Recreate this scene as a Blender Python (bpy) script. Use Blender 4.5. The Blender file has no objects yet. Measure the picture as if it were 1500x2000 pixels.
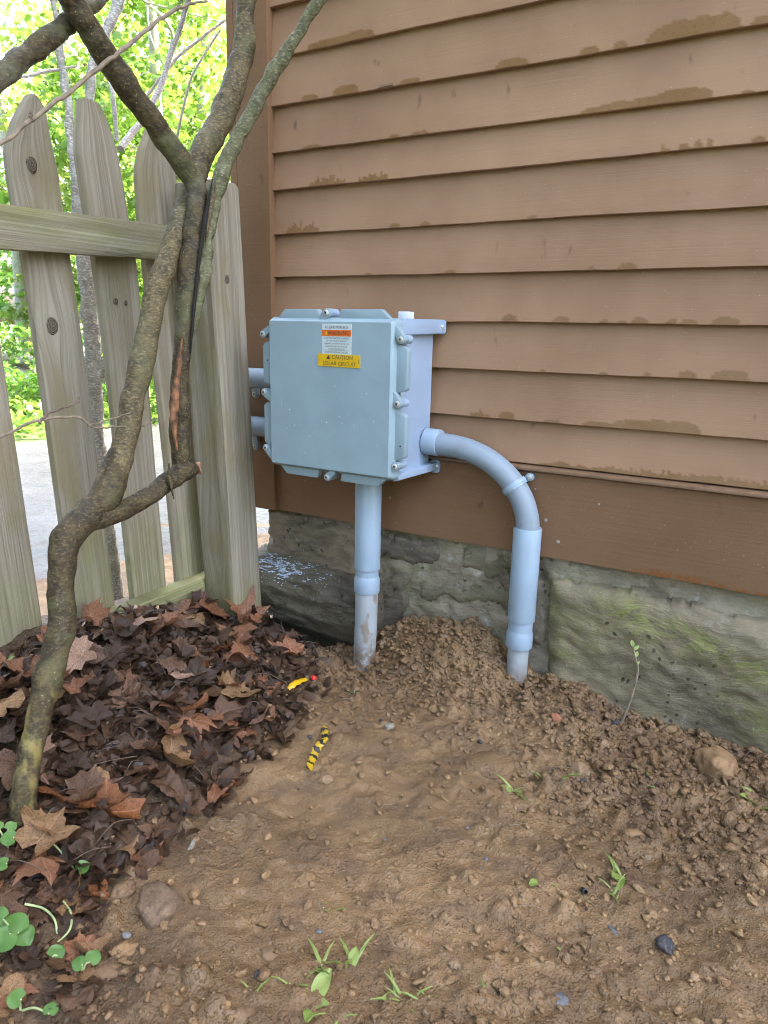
import bpy, bmesh, math, random
import numpy as np
from mathutils import Vector, Matrix, noise as mnoise

random.seed(7); RNG = np.random.default_rng(7)
scene = bpy.context.scene
COL = scene.collection

# ------------------------------------------------------------------ camera
YAW, PITCH, ROLL, FPX = math.radians(-30.156764), math.radians(-14.147386), math.radians(1.21744), 1396.73
CAM = np.array([0.715679, -1.3, 0.304953])
_d = np.array([math.sin(YAW)*math.cos(PITCH), math.cos(YAW)*math.cos(PITCH), math.sin(PITCH)])
_r0 = np.array([math.cos(YAW), -math.sin(YAW), 0.0]); _u0 = np.cross(_r0, _d)
CR = _r0*math.cos(ROLL)+_u0*math.sin(ROLL); CU = -_r0*math.sin(ROLL)+_u0*math.cos(ROLL); CD = _d
cam_data = bpy.data.cameras.new('camera'); cam = bpy.data.objects.new('camera', cam_data); COL.objects.link(cam)
cam.matrix_world = Matrix(((CR[0], CU[0], -CD[0], CAM[0]), (CR[1], CU[1], -CD[1], CAM[1]), (CR[2], CU[2], -CD[2], CAM[2]), (0, 0, 0, 1)))
cam_data.sensor_fit = 'VERTICAL'; cam_data.sensor_height = 36; cam_data.sensor_width = 27
cam_data.lens = FPX/2000*36
cam_data.clip_start = .01; cam_data.clip_end = 1500
cam_data.dof.use_dof = True; cam_data.dof.focus_distance = 1.45; cam_data.dof.aperture_fstop = 11.0
scene.camera = cam

# ------------------------------------------------------------------ light
SUN_EL, SUN_AZ = math.radians(48), math.radians(32)      # azimuth from +Y towards +X : behind the house
world = bpy.data.worlds.new('World'); scene.world = world; world.use_nodes = True
wn = world.node_tree.nodes; wn.clear()
sky = wn.new('ShaderNodeTexSky'); sky.sky_type = 'NISHITA'; sky.sun_disc = False
sky.sun_elevation = SUN_EL; sky.sun_rotation = SUN_AZ
sky.air_density = 1.0; sky.dust_density = 8.0; sky.ozone_density = 0.0; sky.altitude = 100
bg = wn.new('ShaderNodeBackground'); bg.inputs['Strength'].default_value = 0.15
wo = wn.new('ShaderNodeOutputWorld')
world.node_tree.links.new(sky.outputs[0], bg.inputs[0]); world.node_tree.links.new(bg.outputs[0], wo.inputs[0])
sl = bpy.data.lights.new('sun', 'SUN'); sl.energy = 3.0; sl.angle = math.radians(.6); sl.color = (1, .95, .86)
so = bpy.data.objects.new('sun', sl); COL.objects.link(so)
sdir = Vector((math.sin(SUN_AZ)*math.cos(SUN_EL), math.cos(SUN_AZ)*math.cos(SUN_EL), math.sin(SUN_EL)))
so.rotation_euler = sdir.to_track_quat('Z', 'Y').to_euler(); so.location = (0, 0, 8)
scene.view_settings.view_transform = 'Standard'; scene.view_settings.look = 'None'
scene.view_settings.exposure = 4.25; scene.view_settings.gamma = 1
scene.view_settings.use_curve_mapping = False
scene.render.engine = 'CYCLES'
scene.cycles.max_bounces = 8; scene.cycles.diffuse_bounces = 4; scene.cycles.transparent_max_bounces = 8
scene.cycles.use_denoising = True; scene.cycles.filter_width = 1.0

# ------------------------------------------------------------------ where a pixel of the photo lies on a plane of the place
def ray(u, v): return CD+CR*((u-750)/FPX)-CU*((v-1000)/FPX)
def at_x(u, v, x): q = ray(u, v); return CAM+q*((x-CAM[0])/q[0])
def at_y(u, v, y): q = ray(u, v); return CAM+q*((y-CAM[1])/q[1])
def at_z(u, v, z): q = ray(u, v); return CAM+q*((z-CAM[2])/q[2])
def at_d(u, v, d): return CAM+ray(u, v)*d

# ------------------------------------------------------------------ numpy noise
_PERM = np.random.default_rng(3).integers(0, 1 << 30, 4096)
def _h(ix, iy, iz): return (_PERM[(ix+_PERM[(iy+_PERM[iz & 4095]) & 4095]) & 4095] & 65535)/65535.0
def vnoise(x, y, z=0.0):
    x, y, z = np.broadcast_arrays(np.asarray(x, float), np.asarray(y, float), np.asarray(z, float))
    ix, iy, iz = np.floor(x).astype(int), np.floor(y).astype(int), np.floor(z).astype(int)
    fx, fy, fz = x-ix, y-iy, z-iz
    fx = fx*fx*fx*(fx*(fx*6-15)+10); fy = fy*fy*fy*(fy*(fy*6-15)+10); fz = fz*fz*fz*(fz*(fz*6-15)+10)
    o = 0
    for dx in (0, 1):
        for dy in (0, 1):
            for dz in (0, 1):
                o = o+_h(ix+dx, iy+dy, iz+dz)*(fx if dx else 1-fx)*(fy if dy else 1-fy)*(fz if dz else 1-fz)
    return o*2-1
def fbm(x, y, z=0.0, o=4, lac=2.03, g=.5):
    s, a = 0, 1.0
    for k in range(o):
        s = s+a*vnoise(np.asarray(x)+k*17.3, np.asarray(y)+k*9.1, np.asarray(z)+k*5.7); x = np.asarray(x)*lac; y = np.asarray(y)*lac; z = np.asarray(z)*lac; a *= g
    return s
def sstep(a, b, x): t = np.clip((x-a)/(b-a), 0, 1); return t*t*(3-2*t)

# ------------------------------------------------------------------ objects
def link(name, me, parent=None, mat=None, smooth=True):
    o = bpy.data.objects.new(name, me); COL.objects.link(o)
    if parent is not None: o.parent = parent
    if mat is not None: me.materials.append(mat)
    if smooth and len(me.polygons): me.polygons.foreach_set('use_smooth', [True]*len(me.polygons))
    return o
def mesh(name, V, F, parent=None, mat=None, smooth=True):
    me = bpy.data.meshes.new(name)
    me.from_pydata([tuple(v) for v in np.asarray(V, float)], [], [tuple(int(i) for i in f) for f in F]); me.update()
    return link(name, me, parent, mat, smooth)
def fast_mesh(name, V, F):
    """V (n,3), F (m,k) arrays -> mesh datablock"""
    V = np.asarray(V, np.float32); F = np.asarray(F, np.int32); k = F.shape[1]
    me = bpy.data.meshes.new(name)
    me.vertices.add(len(V)); me.vertices.foreach_set('co', V.ravel())
    me.loops.add(F.size); me.loops.foreach_set('vertex_index', F.ravel())
    me.polygons.add(len(F)); me.polygons.foreach_set('loop_start', np.arange(0, F.size, k, dtype=np.int32))
    me.update(calc_edges=True); me.validate()
    return me
def attr(me, name, vals):
    a = me.attributes.new(name, 'FLOAT', 'POINT'); a.data.foreach_set('value', np.asarray(vals, np.float32).ravel())
def grid_faces(nu, nv, off=0):
    i = np.arange(nu-1)[:, None]*nv+np.arange(nv-1)[None, :]
    return (np.stack([i, i+nv, i+nv+1, i+1], -1).reshape(-1, 4)+off)
def tag(o, label=None, cat=None, group=None, kind=None):
    if label: o['label'] = label
    if cat: o['category'] = cat
    if group: o['group'] = group
    if kind: o['kind'] = kind
    return o
def empty(name, loc, label=None, cat=None, group=None):
    o = bpy.data.objects.new(name, None); COL.objects.link(o); o.location = loc; o.empty_display_size = .05
    return tag(o, label, cat, group)
def to_local(o, par):
    """o was built in world coordinates: hang it under par without moving it"""
    o.parent = par; o.matrix_parent_inverse = Matrix.Translation(-Vector(par.location)); return o
def flat_angle(o, deg=35):
    me = o.data
    me.polygons.foreach_set('use_smooth', [True]*len(me.polygons))
    try:
        me.set_sharp_from_angle(angle=math.radians(deg))
    except Exception: pass
    return o
def bevel_obj(o, w, seg=2, deg=30):
    bm = bmesh.new(); bm.from_mesh(o.data)
    es = [e for e in bm.edges if len(e.link_faces) == 2 and e.calc_face_angle(0) > math.radians(deg)]
    bmesh.ops.bevel(bm, geom=es, offset=w, segments=seg, affect='EDGES', profile=.6, clamp_overlap=True)
    bm.to_mesh(o.data); bm.free(); o.data.update()
    return flat_angle(o, 40)
def prism(name, poly, y0, y1, parent=None, mat=None, axis='y', bev=0, seg=2):
    """polygon in two axes extruded along a third"""
    n = len(poly); V = []
    for t in (y0, y1):
        for a, b in poly:
            V.append({'y': (a, t, b), 'x': (t, a, b), 'z': (a, b, t)}[axis])
    F = [list(range(n)), list(range(2*n-1, n-1, -1))]+[[i, i+n, (i+1) % n+n, (i+1) % n] for i in range(n)]
    me = bpy.data.meshes.new(name); me.from_pydata(V, [], F)
    bm = bmesh.new(); bm.from_mesh(me); bmesh.ops.recalc_face_normals(bm, faces=bm.faces); bm.to_mesh(me); bm.free()
    o = link(name, me, parent, mat, False)
    if bev: bevel_obj(o, bev, seg)
    return o
def box(name, a, b, parent=None, mat=None, bev=0, seg=2):
    return prism(name, [(a[0], a[2]), (b[0], a[2]), (b[0], b[2]), (a[0], b[2])], a[1], b[1], parent, mat, 'y', bev, seg)
def sweep_VF(path, rad, n=16, cap=True, jitter=None):
    P = np.asarray(path, float); m = len(P); R = np.broadcast_to(np.asarray(rad, float), (m,))
    T = np.gradient(P, axis=0); T /= np.linalg.norm(T, axis=1)[:, None]+1e-12
    ref = np.array([0, 0, 1.0]) if abs(T[0][2]) < .8 else np.array([0, 1.0, 0])
    N = np.cross(T[0], ref); N /= np.linalg.norm(N); V = []
    for i in range(m):
        N = N-T[i]*(N@T[i]); N /= np.linalg.norm(N); B = np.cross(T[i], N)
        a = np.arange(n)*2*math.pi/n
        V.append(P[i]+R[i]*(np.cos(a)[:, None]*N+np.sin(a)[:, None]*B))
    V = np.concatenate(V); F = []
    for i in range(m-1):
        for k in range(n):
            F.append([i*n+k, i*n+(k+1) % n, (i+1)*n+(k+1) % n, (i+1)*n+k])
    if cap: F += [list(range(n-1, -1, -1)), list(range((m-1)*n, m*n))]
    return V, F
def tube(name, path, rad, parent=None, mat=None, n=24):
    V, F = sweep_VF(path, rad, n); o = mesh(name, V, F, parent, mat); return flat_angle(o, 40)
def lathe(name, prof, centre, axis, parent=None, mat=None, n=40):
    """prof [(s along axis, radius)]"""
    ax = np.asarray(axis, float); ax /= np.linalg.norm(ax)
    ref = np.array([0, 0, 1.]) if abs(ax[2]) < .8 else np.array([1., 0, 0]); N = np.cross(ax, ref); N /= np.linalg.norm(N); B = np.cross(ax, N)
    a = np.arange(n)*2*math.pi/n; V = []
    for s, r in prof: V.append(np.asarray(centre)+ax*s+r*(np.cos(a)[:, None]*N+np.sin(a)[:, None]*B))
    V = np.concatenate(V); F = []; m = len(prof)
    for i in range(m-1):
        for k in range(n): F.append([i*n+k, i*n+(k+1) % n, (i+1)*n+(k+1) % n, (i+1)*n+k])
    F += [list(range(n-1, -1, -1)), list(range((m-1)*n, m*n))]
    o = mesh(name, V, F, parent, mat)
    bm = bmesh.new(); bm.from_mesh(o.data); bmesh.ops.recalc_face_normals(bm, faces=bm.faces); bm.to_mesh(o.data); bm.free()
    return flat_angle(o, 35)
def spline(pts, n=12):
    P = [np.asarray(p, float) for p in pts]; P = [2*P[0]-P[1]]+P+[2*P[-1]-P[-2]]; out = []
    for i in range(1, len(P)-2):
        for k in range(n):
            t = k/n; a, b, c, d = P[i-1], P[i], P[i+1], P[i+2]
            out.append(.5*((2*b)+(-a+c)*t+(2*a-5*b+4*c-d)*t*t+(-a+3*b-3*c+d)*t**3))
    out.append(P[-2]); return np.array(out)

# ------------------------------------------------------------------ node helper
class NT:
    def __init__(s, name):
        s.m = bpy.data.materials.new(name); s.m.use_nodes = True; s.t = s.m.node_tree; s.t.nodes.clear()
        s.out = s.t.nodes.new('ShaderNodeOutputMaterial')
    def node(s, typ, ins=None, **props):
        n = s.t.nodes.new(typ)
        for k, v in props.items(): setattr(n, k, v)
        for k, v in (ins or {}).items(): s.set(n.inputs[k], v)
        return n
    def set(s, sock, v):
        if isinstance(v, bpy.types.NodeSocket): s.t.links.new(v, sock)
        elif isinstance(v, (tuple, list)) and len(v) == 3 and sock.type == 'RGBA': sock.default_value = (*v, 1)
        else: sock.default_value = v
    def co(s, kind='Object'): return s.node('ShaderNodeTexCoord').outputs[kind]
    def rand(s): return s.node('ShaderNodeObjectInfo').outputs['Random']
    def attr(s, name): return s.node('ShaderNodeAttribute', attribute_name=name).outputs['Fac']
    def map(s, vec, scale=(1, 1, 1), loc=(0, 0, 0), rot=(0, 0, 0)):
        return s.node('ShaderNodeMapping', {0: vec, 'Location': loc, 'Rotation': rot, 'Scale': scale}).outputs[0]
    def noise(s, vec, scale, detail=4, rough=.55, dist=0):
        return s.node('ShaderNodeTexNoise', {'Vector': vec, 'Scale': scale, 'Detail': detail, 'Roughness': rough, 'Distortion': dist}).outputs[0]
    def voro(s, vec, scale, feature='F1', out=0):
        return s.node('ShaderNodeTexVoronoi', {'Vector': vec, 'Scale': scale}, feature=feature).outputs[out]
    def ramp(s, fac, a, b, lo=0., hi=1.): return s.node('ShaderNodeMapRange', {0: fac, 1: a, 2: b, 3: lo, 4: hi}, interpolation_type='SMOOTHSTEP').outputs[0]
    def math(s, op, a, b=0.0): 
        n = s.node('ShaderNodeMath', {0: a, 1: b}, operation=op); return n.outputs[0]
    def mix(s, fac, a, b, mode='MIX'):
        n = s.node('ShaderNodeMix', data_type='RGBA', blend_type=mode)
        s.set(n.inputs[0], fac); s.set(n.inputs[6], a); s.set(n.inputs[7], b); return n.outputs[2]
    def cramp(s, fac, stops):
        n = s.node('ShaderNodeValToRGB', {0: fac}); e = n.color_ramp.elements
        while len(e) < len(stops): e.new(.5)
        for el, (p, c) in zip(e, stops): el.position = p; el.color = (*c, 1)
        return n.outputs[0]
    def sep(s, vec): return s.node('ShaderNodeSeparateXYZ', {0: vec}).outputs
    def bump(s, h, strength=.3, dist=.002, normal=None):
        n = s.node('ShaderNodeBump', {'Height': h, 'Strength': strength, 'Distance': dist})
        if normal is not None: s.set(n.inputs['Normal'], normal)
        return n.outputs[0]
    def bsdf(s, color, rough=.6, normal=None, spec=.5, metal=0., **kw):
        n = s.node('ShaderNodeBsdfPrincipled', {'Base Color': color, 'Roughness': rough, 'Specular IOR Level': spec, 'Metallic': metal})
        if normal is not None: s.set(n.inputs['Normal'], normal)
        for k, v in kw.items(): s.set(n.inputs[k], v)
        s.t.links.new(n.outputs[0], s.out.inputs[0]); return n
def plain(name, c, rough=.5, metal=0., spec=.5, vary=.12):
    t = NT(name); k = t.noise(t.co(), 60, 3)
    t.bsdf(t.mix(t.ramp(k, .3, .7), tuple(x*(1-vary) for x in c), tuple(min(1, x*(1+vary)) for x in c)), rough, metal=metal, spec=spec); return t.m

M = {}
def siding_mat(name, dark, light, wetc):
    t = NT(name); co = t.co(); wet = t.attr('wet')
    grain = t.noise(t.map(co, (3, 1, 260)), 1.0, 4, .6); grain2 = t.noise(t.map(co, (9, 1, 700)), 1.0, 2, .5)
    big = t.noise(co, 4, 4); fine = t.noise(co, 220, 3)
    c = t.mix(t.ramp(big, .25, .75), dark, light)
    c = t.mix(t.ramp(grain, .3, .75, 0, .18), c, (.23, .15, .10))
    scuff = t.ramp(t.noise(t.map(co, (1, 1, 1)), 90, 2), .73, .78, 0, .5)
    dust = t.ramp(t.voro(co, 85), .045, .10, .6, 0)
    pick = t.ramp(t.noise(co, 9, 2), .42, .58)
    c = t.mix(t.math('MULTIPLY', dust, pick), c, (.42, .34, .27))
    c = t.mix(t.math('MULTIPLY', scuff, pick), c, (.30, .23, .17))
    dark_spot = t.ramp(t.noise(t.map(co, (30, 1, 12)), 1, 3), .66, .76, 0, .55)
    c = t.mix(dark_spot, c, (.06, .035, .022))
    c = t.mix(t.math('MULTIPLY', wet, t.ramp(t.noise(co, 12, 3), .3, .7, .7, .95)), c, wetc)
    rough = t.math('SUBTRACT', t.ramp(fine, .3, .7, .5, .62), t.math('MULTIPLY', wet, .24))
    h = t.math('ADD', t.math('MULTIPLY', grain, .8), t.math('ADD', t.math('MULTIPLY', grain2, .5), t.math('MULTIPLY', fine, .2)))
    t.bsdf(c, rough, t.bump(h, .28, .0012), spec=.24); return t.m
M['siding'] = siding_mat('brown_siding_paint', (.245, .133, .070), (.33, .192, .106), (.175, .090, .032))
M['trim'] = siding_mat('brown_trim_paint', (.16, .081, .037), (.2, .106, .052), (.18, .070, .02))
M['cap'] = plain('brown_cap_paint', (.185, .108, .058), .5)
M['nail'] = plain('nail_rusty', (.30, .26, .21), .6)
M['shell'] = plain('house_paint', (.16, .1, .07), .7)

def stone_mat(name, base, dark, moss=.4, band=False, pale=(.34, .33, .29), strat=0.35, seed=0., pale_amt=.35, mossc=(.12, .145, .035)):
    t = NT(name); co = t.map(t.co(), loc=(seed, seed*.7, seed*1.3))
    w = t.node('ShaderNodeVectorMath', {0: co, 1: t.node('ShaderNodeVectorMath', {0: t.node('ShaderNodeTexNoise', {'Vector': co, 'Scale': 5., 'Detail': 4.}).outputs[1], 'Scale': .1}, operation='SCALE').outputs[0]}, operation='ADD').outputs[0]
    big = t.noise(w, 7, 5, .6); mid = t.noise(w, 26, 6, .65); fine = t.noise(w, 190, 3, .6)
    lay = t.noise(t.map(w, (15, 15, 60), rot=(0, strat, 0)), 1., 6, .66); lay2 = t.noise(t.map(w, (50, 50, 150), rot=(0, strat*.8, 0)), 1., 4, .6)
    c = t.mix(t.ramp(big, .3, .7), dark, base)
    c = t.mix(t.ramp(lay, .35, .7, 0, .6), c, tuple(x*1.3 for x in base))
    c = t.mix(t.ramp(mid, .56, .72, 0, pale_amt), c, pale)
    mo = t.math('MULTIPLY', t.ramp(t.noise(w, 4.2, 5, .6), .5, .66), t.ramp(t.math('ADD', lay2, t.math('MULTIPLY', fine, .35)), .5, .85))
    c = t.mix(t.math('MULTIPLY', mo, moss), c, mossc)
    c = t.mix(t.ramp(t.noise(w, 3.1, 4), .45, .7, 0, .42*min(1, moss)), c, tuple(a*.5+b*.35 for a, b in zip(base, mossc)))
    c = t.mix(t.math('MULTIPLY', t.ramp(t.voro(w, 48), .13, .22, .85, 0), t.ramp(t.noise(w, 6, 3), .48, .6)), c, tuple(x*.3 for x in dark))
    c = t.mix(t.ramp(fine, .6, .72, 0, .45), c, (.33, .30, .235))
    if band:
        a_, b_ = at_y(1150, 1165, -.02), at_y(1490, 1318, -.02); sl_ = (b_[2]-a_[2])/(b_[0]-a_[0]); x_, y_, z_ = t.sep(t.co())
        dd = t.math('SUBTRACT', z_, t.math('ADD', t.math('MULTIPLY', x_, sl_), float(a_[2]-sl_*a_[0]))); dd = t.math('ABSOLUTE', t.math('ADD', dd, t.math('MULTIPLY', t.math('SUBTRACT', t.noise(w, 11, 3), .5), .13)))
        bm_ = t.math('MULTIPLY', t.ramp(dd, .0, .042, 1, 0), t.ramp(t.math('ADD', t.math('MULTIPLY', lay2, .7), t.math('MULTIPLY', mid, .4)), .45, .62)); bm_ = t.math('MULTIPLY', bm_, t.ramp(x_, float(a_[0])-.03, float(a_[0])+.1))
        c = t.mix(t.math('MULTIPLY', bm_, .6), c, (.20, .225, .045))
    h = t.math('ADD', t.math('MULTIPLY', lay, 1.), t.math('ADD', t.math('MULTIPLY', mid, .7), t.math('ADD', t.math('MULTIPLY', lay2, .6), t.math('MULTIPLY', fine, .35))))
    t.bsdf(c, t.ramp(mid, .3, .7, .62, .9), t.bump(h, .7, .0045), spec=.35); return t.m
M['stone_big'] = stone_mat('schist_moss', (.20, .16, .098), (.085, .066, .04), .45, band=True, strat=.3, pale_amt=.3, mossc=(.17, .20, .03))
M['stone_dark'] = stone_mat('stone_dark', (.17, .138, .096), (.07, .056, .04), .25, seed=3., pale_amt=.12)
M['stone_ledge'] = stone_mat('stone_ledge', (.115, .095, .06), (.042, .034, .021), .5, seed=8., pale_amt=.12)
M['stone_green'] = stone_mat('stone_green', (.195, .165, .105), (.09, .075, .046), .6, seed=5.)
M['stone_brown'] = stone_mat('stone_brown', (.215, .158, .10), (.09, .068, .045), .2, seed=6.)
M['mortar'] = stone_mat('mortar', (.27, .225, .155), (.125, .10, .066), .4, seed=2., pale=(.42, .41, .34), pale_amt=.75, strat=0)
M['garden_stone'] = stone_mat('garden_stone', (.30, .29, .26), (.16, .155, .14), .35, seed=9.)

def soil_mat(name, mul=1., lawn=False):
    t = NT(name); co = t.co()
    big = t.noise(co, 3.2, 5, .6); mid = t.noise(co, 17, 4, .58); fine = t.noise(co, 150, 4, .6); grit = t.voro(co, 330)
    c = t.mix(t.ramp(big, .3, .7), tuple(x*mul for x in (.135, .078, .033)), tuple(x*mul for x in (.265, .165, .077)))
    c = t.mix(t.ramp(t.noise(co, 1.7, 5, .6), .5, .66, 0, .75), c, tuple(x*mul for x in (.115, .068, .034))); c = t.mix(t.ramp(mid, .42, .7, 0, .65), c, tuple(x*mul for x in (.115, .07, .04)))
    c = t.mix(t.ramp(t.noise(co, 6.5, 4), .6, .72, 0, .55), c, tuple(x*mul for x in (.25, .135, .06)))
    c = t.mix(t.ramp(fine, .56, .74, 0, .6), c, tuple(x*mul for x in (.30, .215, .14)))
    c = t.mix(t.ramp(fine, .28, .42, .6, 0), c, tuple(x*mul for x in (.06, .04, .026)))
    if lawn:
        c = t.mix(t.math('MULTIPLY', t.attr('damp'), .55), c, tuple(x*.5 for x in (.17, .105, .05)))
        c = t.mix(t.math('MULTIPLY', t.attr('mould'), .85), c, t.mix(fine, (.022, .015, .009), (.075, .046, .026)))
    if lawn:                                                     # the yard beyond the dug patch is grass
        dist = t.node('ShaderNodeVectorMath', {0: co, 1: (.3, -.5, -.4)}, operation='DISTANCE').outputs['Value']
        c = t.mix(t.ramp(t.math('ADD', dist, t.math('MULTIPLY', t.noise(co, 2., 4), .8)), 2.3, 2.9), c, t.mix(t.noise(co, 14, 4), (.028, .05, .012), (.06, .09, .022)))
    grit2 = t.voro(co, 135); h = t.math('ADD', t.math('MULTIPLY', mid, .65), t.math('ADD', t.math('MULTIPLY', fine, .25), t.math('ADD', t.math('MULTIPLY', t.ramp(grit, 0, .6, 1, 0), .28), t.math('MULTIPLY', t.ramp(grit2, 0, .5, 1, 0), t.math('MULTIPLY', t.ramp(t.noise(co, 14, 3), .45, .6), .45)))))
    t.bsdf(c, t.ramp(mid, .3, .72, .42, .78), t.bump(h, .9, .0046), spec=.33); return t.m
M['soil'] = soil_mat('wet_soil', lawn=True); M['crumb'] = soil_mat('soil_crumb', 1.12)

def rock_mat(name, a, b):
    t = NT(name); co = t.co(); n = t.noise(co, 30, 5, .6); f = t.noise(co, 260, 3)
    c = t.mix(t.ramp(n, .3, .7), a, b); c = t.mix(t.ramp(f, .55, .7, 0, .4), c, (.3, .21, .12)); c = t.mix(t.ramp(t.noise(co, 90, 4, .7), .5, .62, 0, .6), c, tuple(x*.55 for x in a))
    t.bsdf(c, .75, t.bump(t.math('ADD', n, t.math('MULTIPLY', f, .5)), .6, .003), spec=.35); return t.m
M['rock_tan'] = rock_mat('rock_tan', (.20, .125, .066), (.30, .20, .11)); M['rock_orange'] = rock_mat('rock_orange', (.20, .115, .05), (.28, .17, .08))
M['rock_soil'] = rock_mat('rock_soil', (.15, .09, .046), (.23, .145, .078)); M['rock_brown'] = rock_mat('rock_brown', (.105, .066, .038), (.19, .125, .076)); M['rock_grey'] = rock_mat('rock_grey', (.10, .10, .105), (.19, .19, .19))
M['rock_dark'] = rock_mat('rock_dark', (.03, .03, .035), (.07, .065, .065)); M['rock_red'] = rock_mat('rock_red', (.36, .14, .07), (.42, .19, .10))
M['rock_pale'] = rock_mat('rock_pale', (.22, .2, .15), (.3, .28, .23))

def plastic(name, c, rough=.38, dirt=.0, spec=.5, ground=None):
    t = NT(name); co = t.co(); n = t.noise(co, 14, 4); f = t.noise(co, 300, 2)
    col = t.mix(t.ramp(n, .3, .7), tuple(x*.95 for x in c), tuple(x*1.05 for x in c))
    if dirt: col = t.mix(t.ramp(t.noise(t.map(co, (1, 1, .4)), 45, 5), .56, .66, 0, dirt), col, (.2, .14, .09))
    if ground is not None:
        z = t.sep(co)[2]; m_ = t.math('MULTIPLY', t.ramp(z, ground, ground-.085), t.ramp(t.noise(co, 60, 5, .65), .36, .56)); col = t.mix(m_, col, (.15, .092, .05))
    sc = t.ramp(t.noise(t.map(co, (60, 60, 7), rot=(.5, .3, 0)), 1., 2), .71, .75, 0, .3); col = t.mix(sc, col, tuple(min(1, x*1.5) for x in c))
    t.bsdf(col, t.ramp(n, .3, .7, rough-.05, rough+.08), t.bump(f, .06, .0006), spec=spec); return t.m
M['box'] = plastic('enclosure_grey', (.285, .36, .46), .42); M['lid'] = plastic('lid_grey', (.245, .325, .355), .4)
M['pvc'] = plastic('pvc_blue_grey', (.28, .36, .43), .36); M['pvc_dark'] = plastic('pvc_weathered', (.225, .27, .305), .5, .2)
M['pvc_old'] = plastic('pvc_muddy', (.32, .345, .35), .55, .75, ground=-.30)
M['steel'] = plain('zinc_steel', (.62, .62, .6), .32, .9); M['slot'] = plain('slot_dark', (.03, .03, .03), .6)
M['screw'] = plain('screw_grey', (.5, .5, .46), .4, .4)
M['white'] = plain('label_white', (.5, .56, .55), .4, vary=.02); M['orange'] = plain('label_orange', (.62, .12, .008), .4, vary=.02)
M['yellow'] = plain('label_yellow', (.62, .37, .004), .38, vary=.03); M['ink'] = plain('label_ink', (.035, .035, .035), .5)
M['blackp'] = plain('black_plastic', (.015, .015, .017), .35); M['red'] = plain('red_plastic', (.75, .02, .02), .35); M['pink'] = plain('pink_bit', (.8, .04, .2), .5)
M['cap_white'] = plain('white_plug', (.6, .63, .64), .5)
def drop_mat():
    t = NT('water_drop'); t.bsdf((.5, .58, .62), .08, spec=.8, **{'Transmission Weight': .35, 'IOR': 1.33}); return t.m
M['drop'] = drop_mat()

def wood_mat(name, greenish=.38, warm=0.0):
    t = NT(name); co = t.co(); g = t.attr('grain'); along = t.attr('along'); rnd = t.rand(); low = t.attr('low')
    off = t.math('MULTIPLY', rnd, 37.)
    v = t.node('ShaderNodeCombineXYZ', {0: t.math('ADD', t.math('MULTIPLY', g, 1.), off), 1: t.math('MULTIPLY', along, 1.), 2: off}).outputs[0]
    a = t.noise(t.map(v, (330, 3.6, 1)), 1., 5, .68); b = t.noise(t.map(v, (105, 1.8, 1)), 1., 4, .62); c_ = t.noise(t.map(v, (620, 9, 1)), 1., 2, .5)
    big = t.noise(t.map(v, (14, 5, 1)), 1., 4)
    col = t.mix(t.ramp(b, .2, .8), (.175, .145, .100), (.335, .292, .218))
    col = t.mix(t.ramp(a, .52, .74, 0, .6), col, (.12, .092, .06))
    col = t.mix(t.ramp(a, .3, .44, .5, 0), col, (.42, .375, .295))
    col = t.mix(t.ramp(big, .46, .66, 0, .7), col, (.20+warm*.1, .165+warm*.03, .085))
    gr = t.math('MULTIPLY', t.ramp(t.math('ADD', t.math('MULTIPLY', low, 1.), t.math('MULTIPLY', t.math('SUBTRACT', big, .5), 1.2)), .25, 1.), greenish)
    col = t.mix(gr, col, t.mix(t.ramp(a, .35, .65), (.26, .265, .11), (.13, .13, .042)))
    crack = t.ramp(t.noise(t.map(v, (120, 1.1, 1)), 1., 3, .5), .69, .74)
    col = t.mix(t.math('MULTIPLY', crack, .75), col, (.045, .037, .028))
    h = t.math('ADD', t.math('MULTIPLY', a, 1.), t.math('SUBTRACT', t.math('MULTIPLY', c_, .4), t.math('MULTIPLY', crack, 1.2)))
    t.bsdf(col, .82, t.bump(h, .6, .0022), spec=.25); return t.m
M['wood'] = wood_mat('weathered_cedar'); M['wood_rail'] = wood_mat('weathered_rail', .8, .1); M['wood_post'] = wood_mat('weathered_post', .5, .06)
def knot_mat():
    t = NT('knot_wood'); co = t.co(); s = t.sep(co)
    r = t.node('ShaderNodeVectorMath', {0: t.map(co, (1, 1, .7))}, operation='LENGTH').outputs['Value']
    w = t.noise(co, 260, 4, .6); rings = t.math('SINE', t.math('ADD', t.math('MULTIPLY', r, 2600.), t.math('MULTIPLY', w, 9.)))
    c = t.mix(t.ramp(rings, -1, 1), (.045, .034, .022), (.17, .135, .095)); t.bsdf(c, .8, t.bump(t.math('ADD', rings, w), .5, .001), spec=.25); return t.m
M['knot'] = knot_mat()

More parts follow.
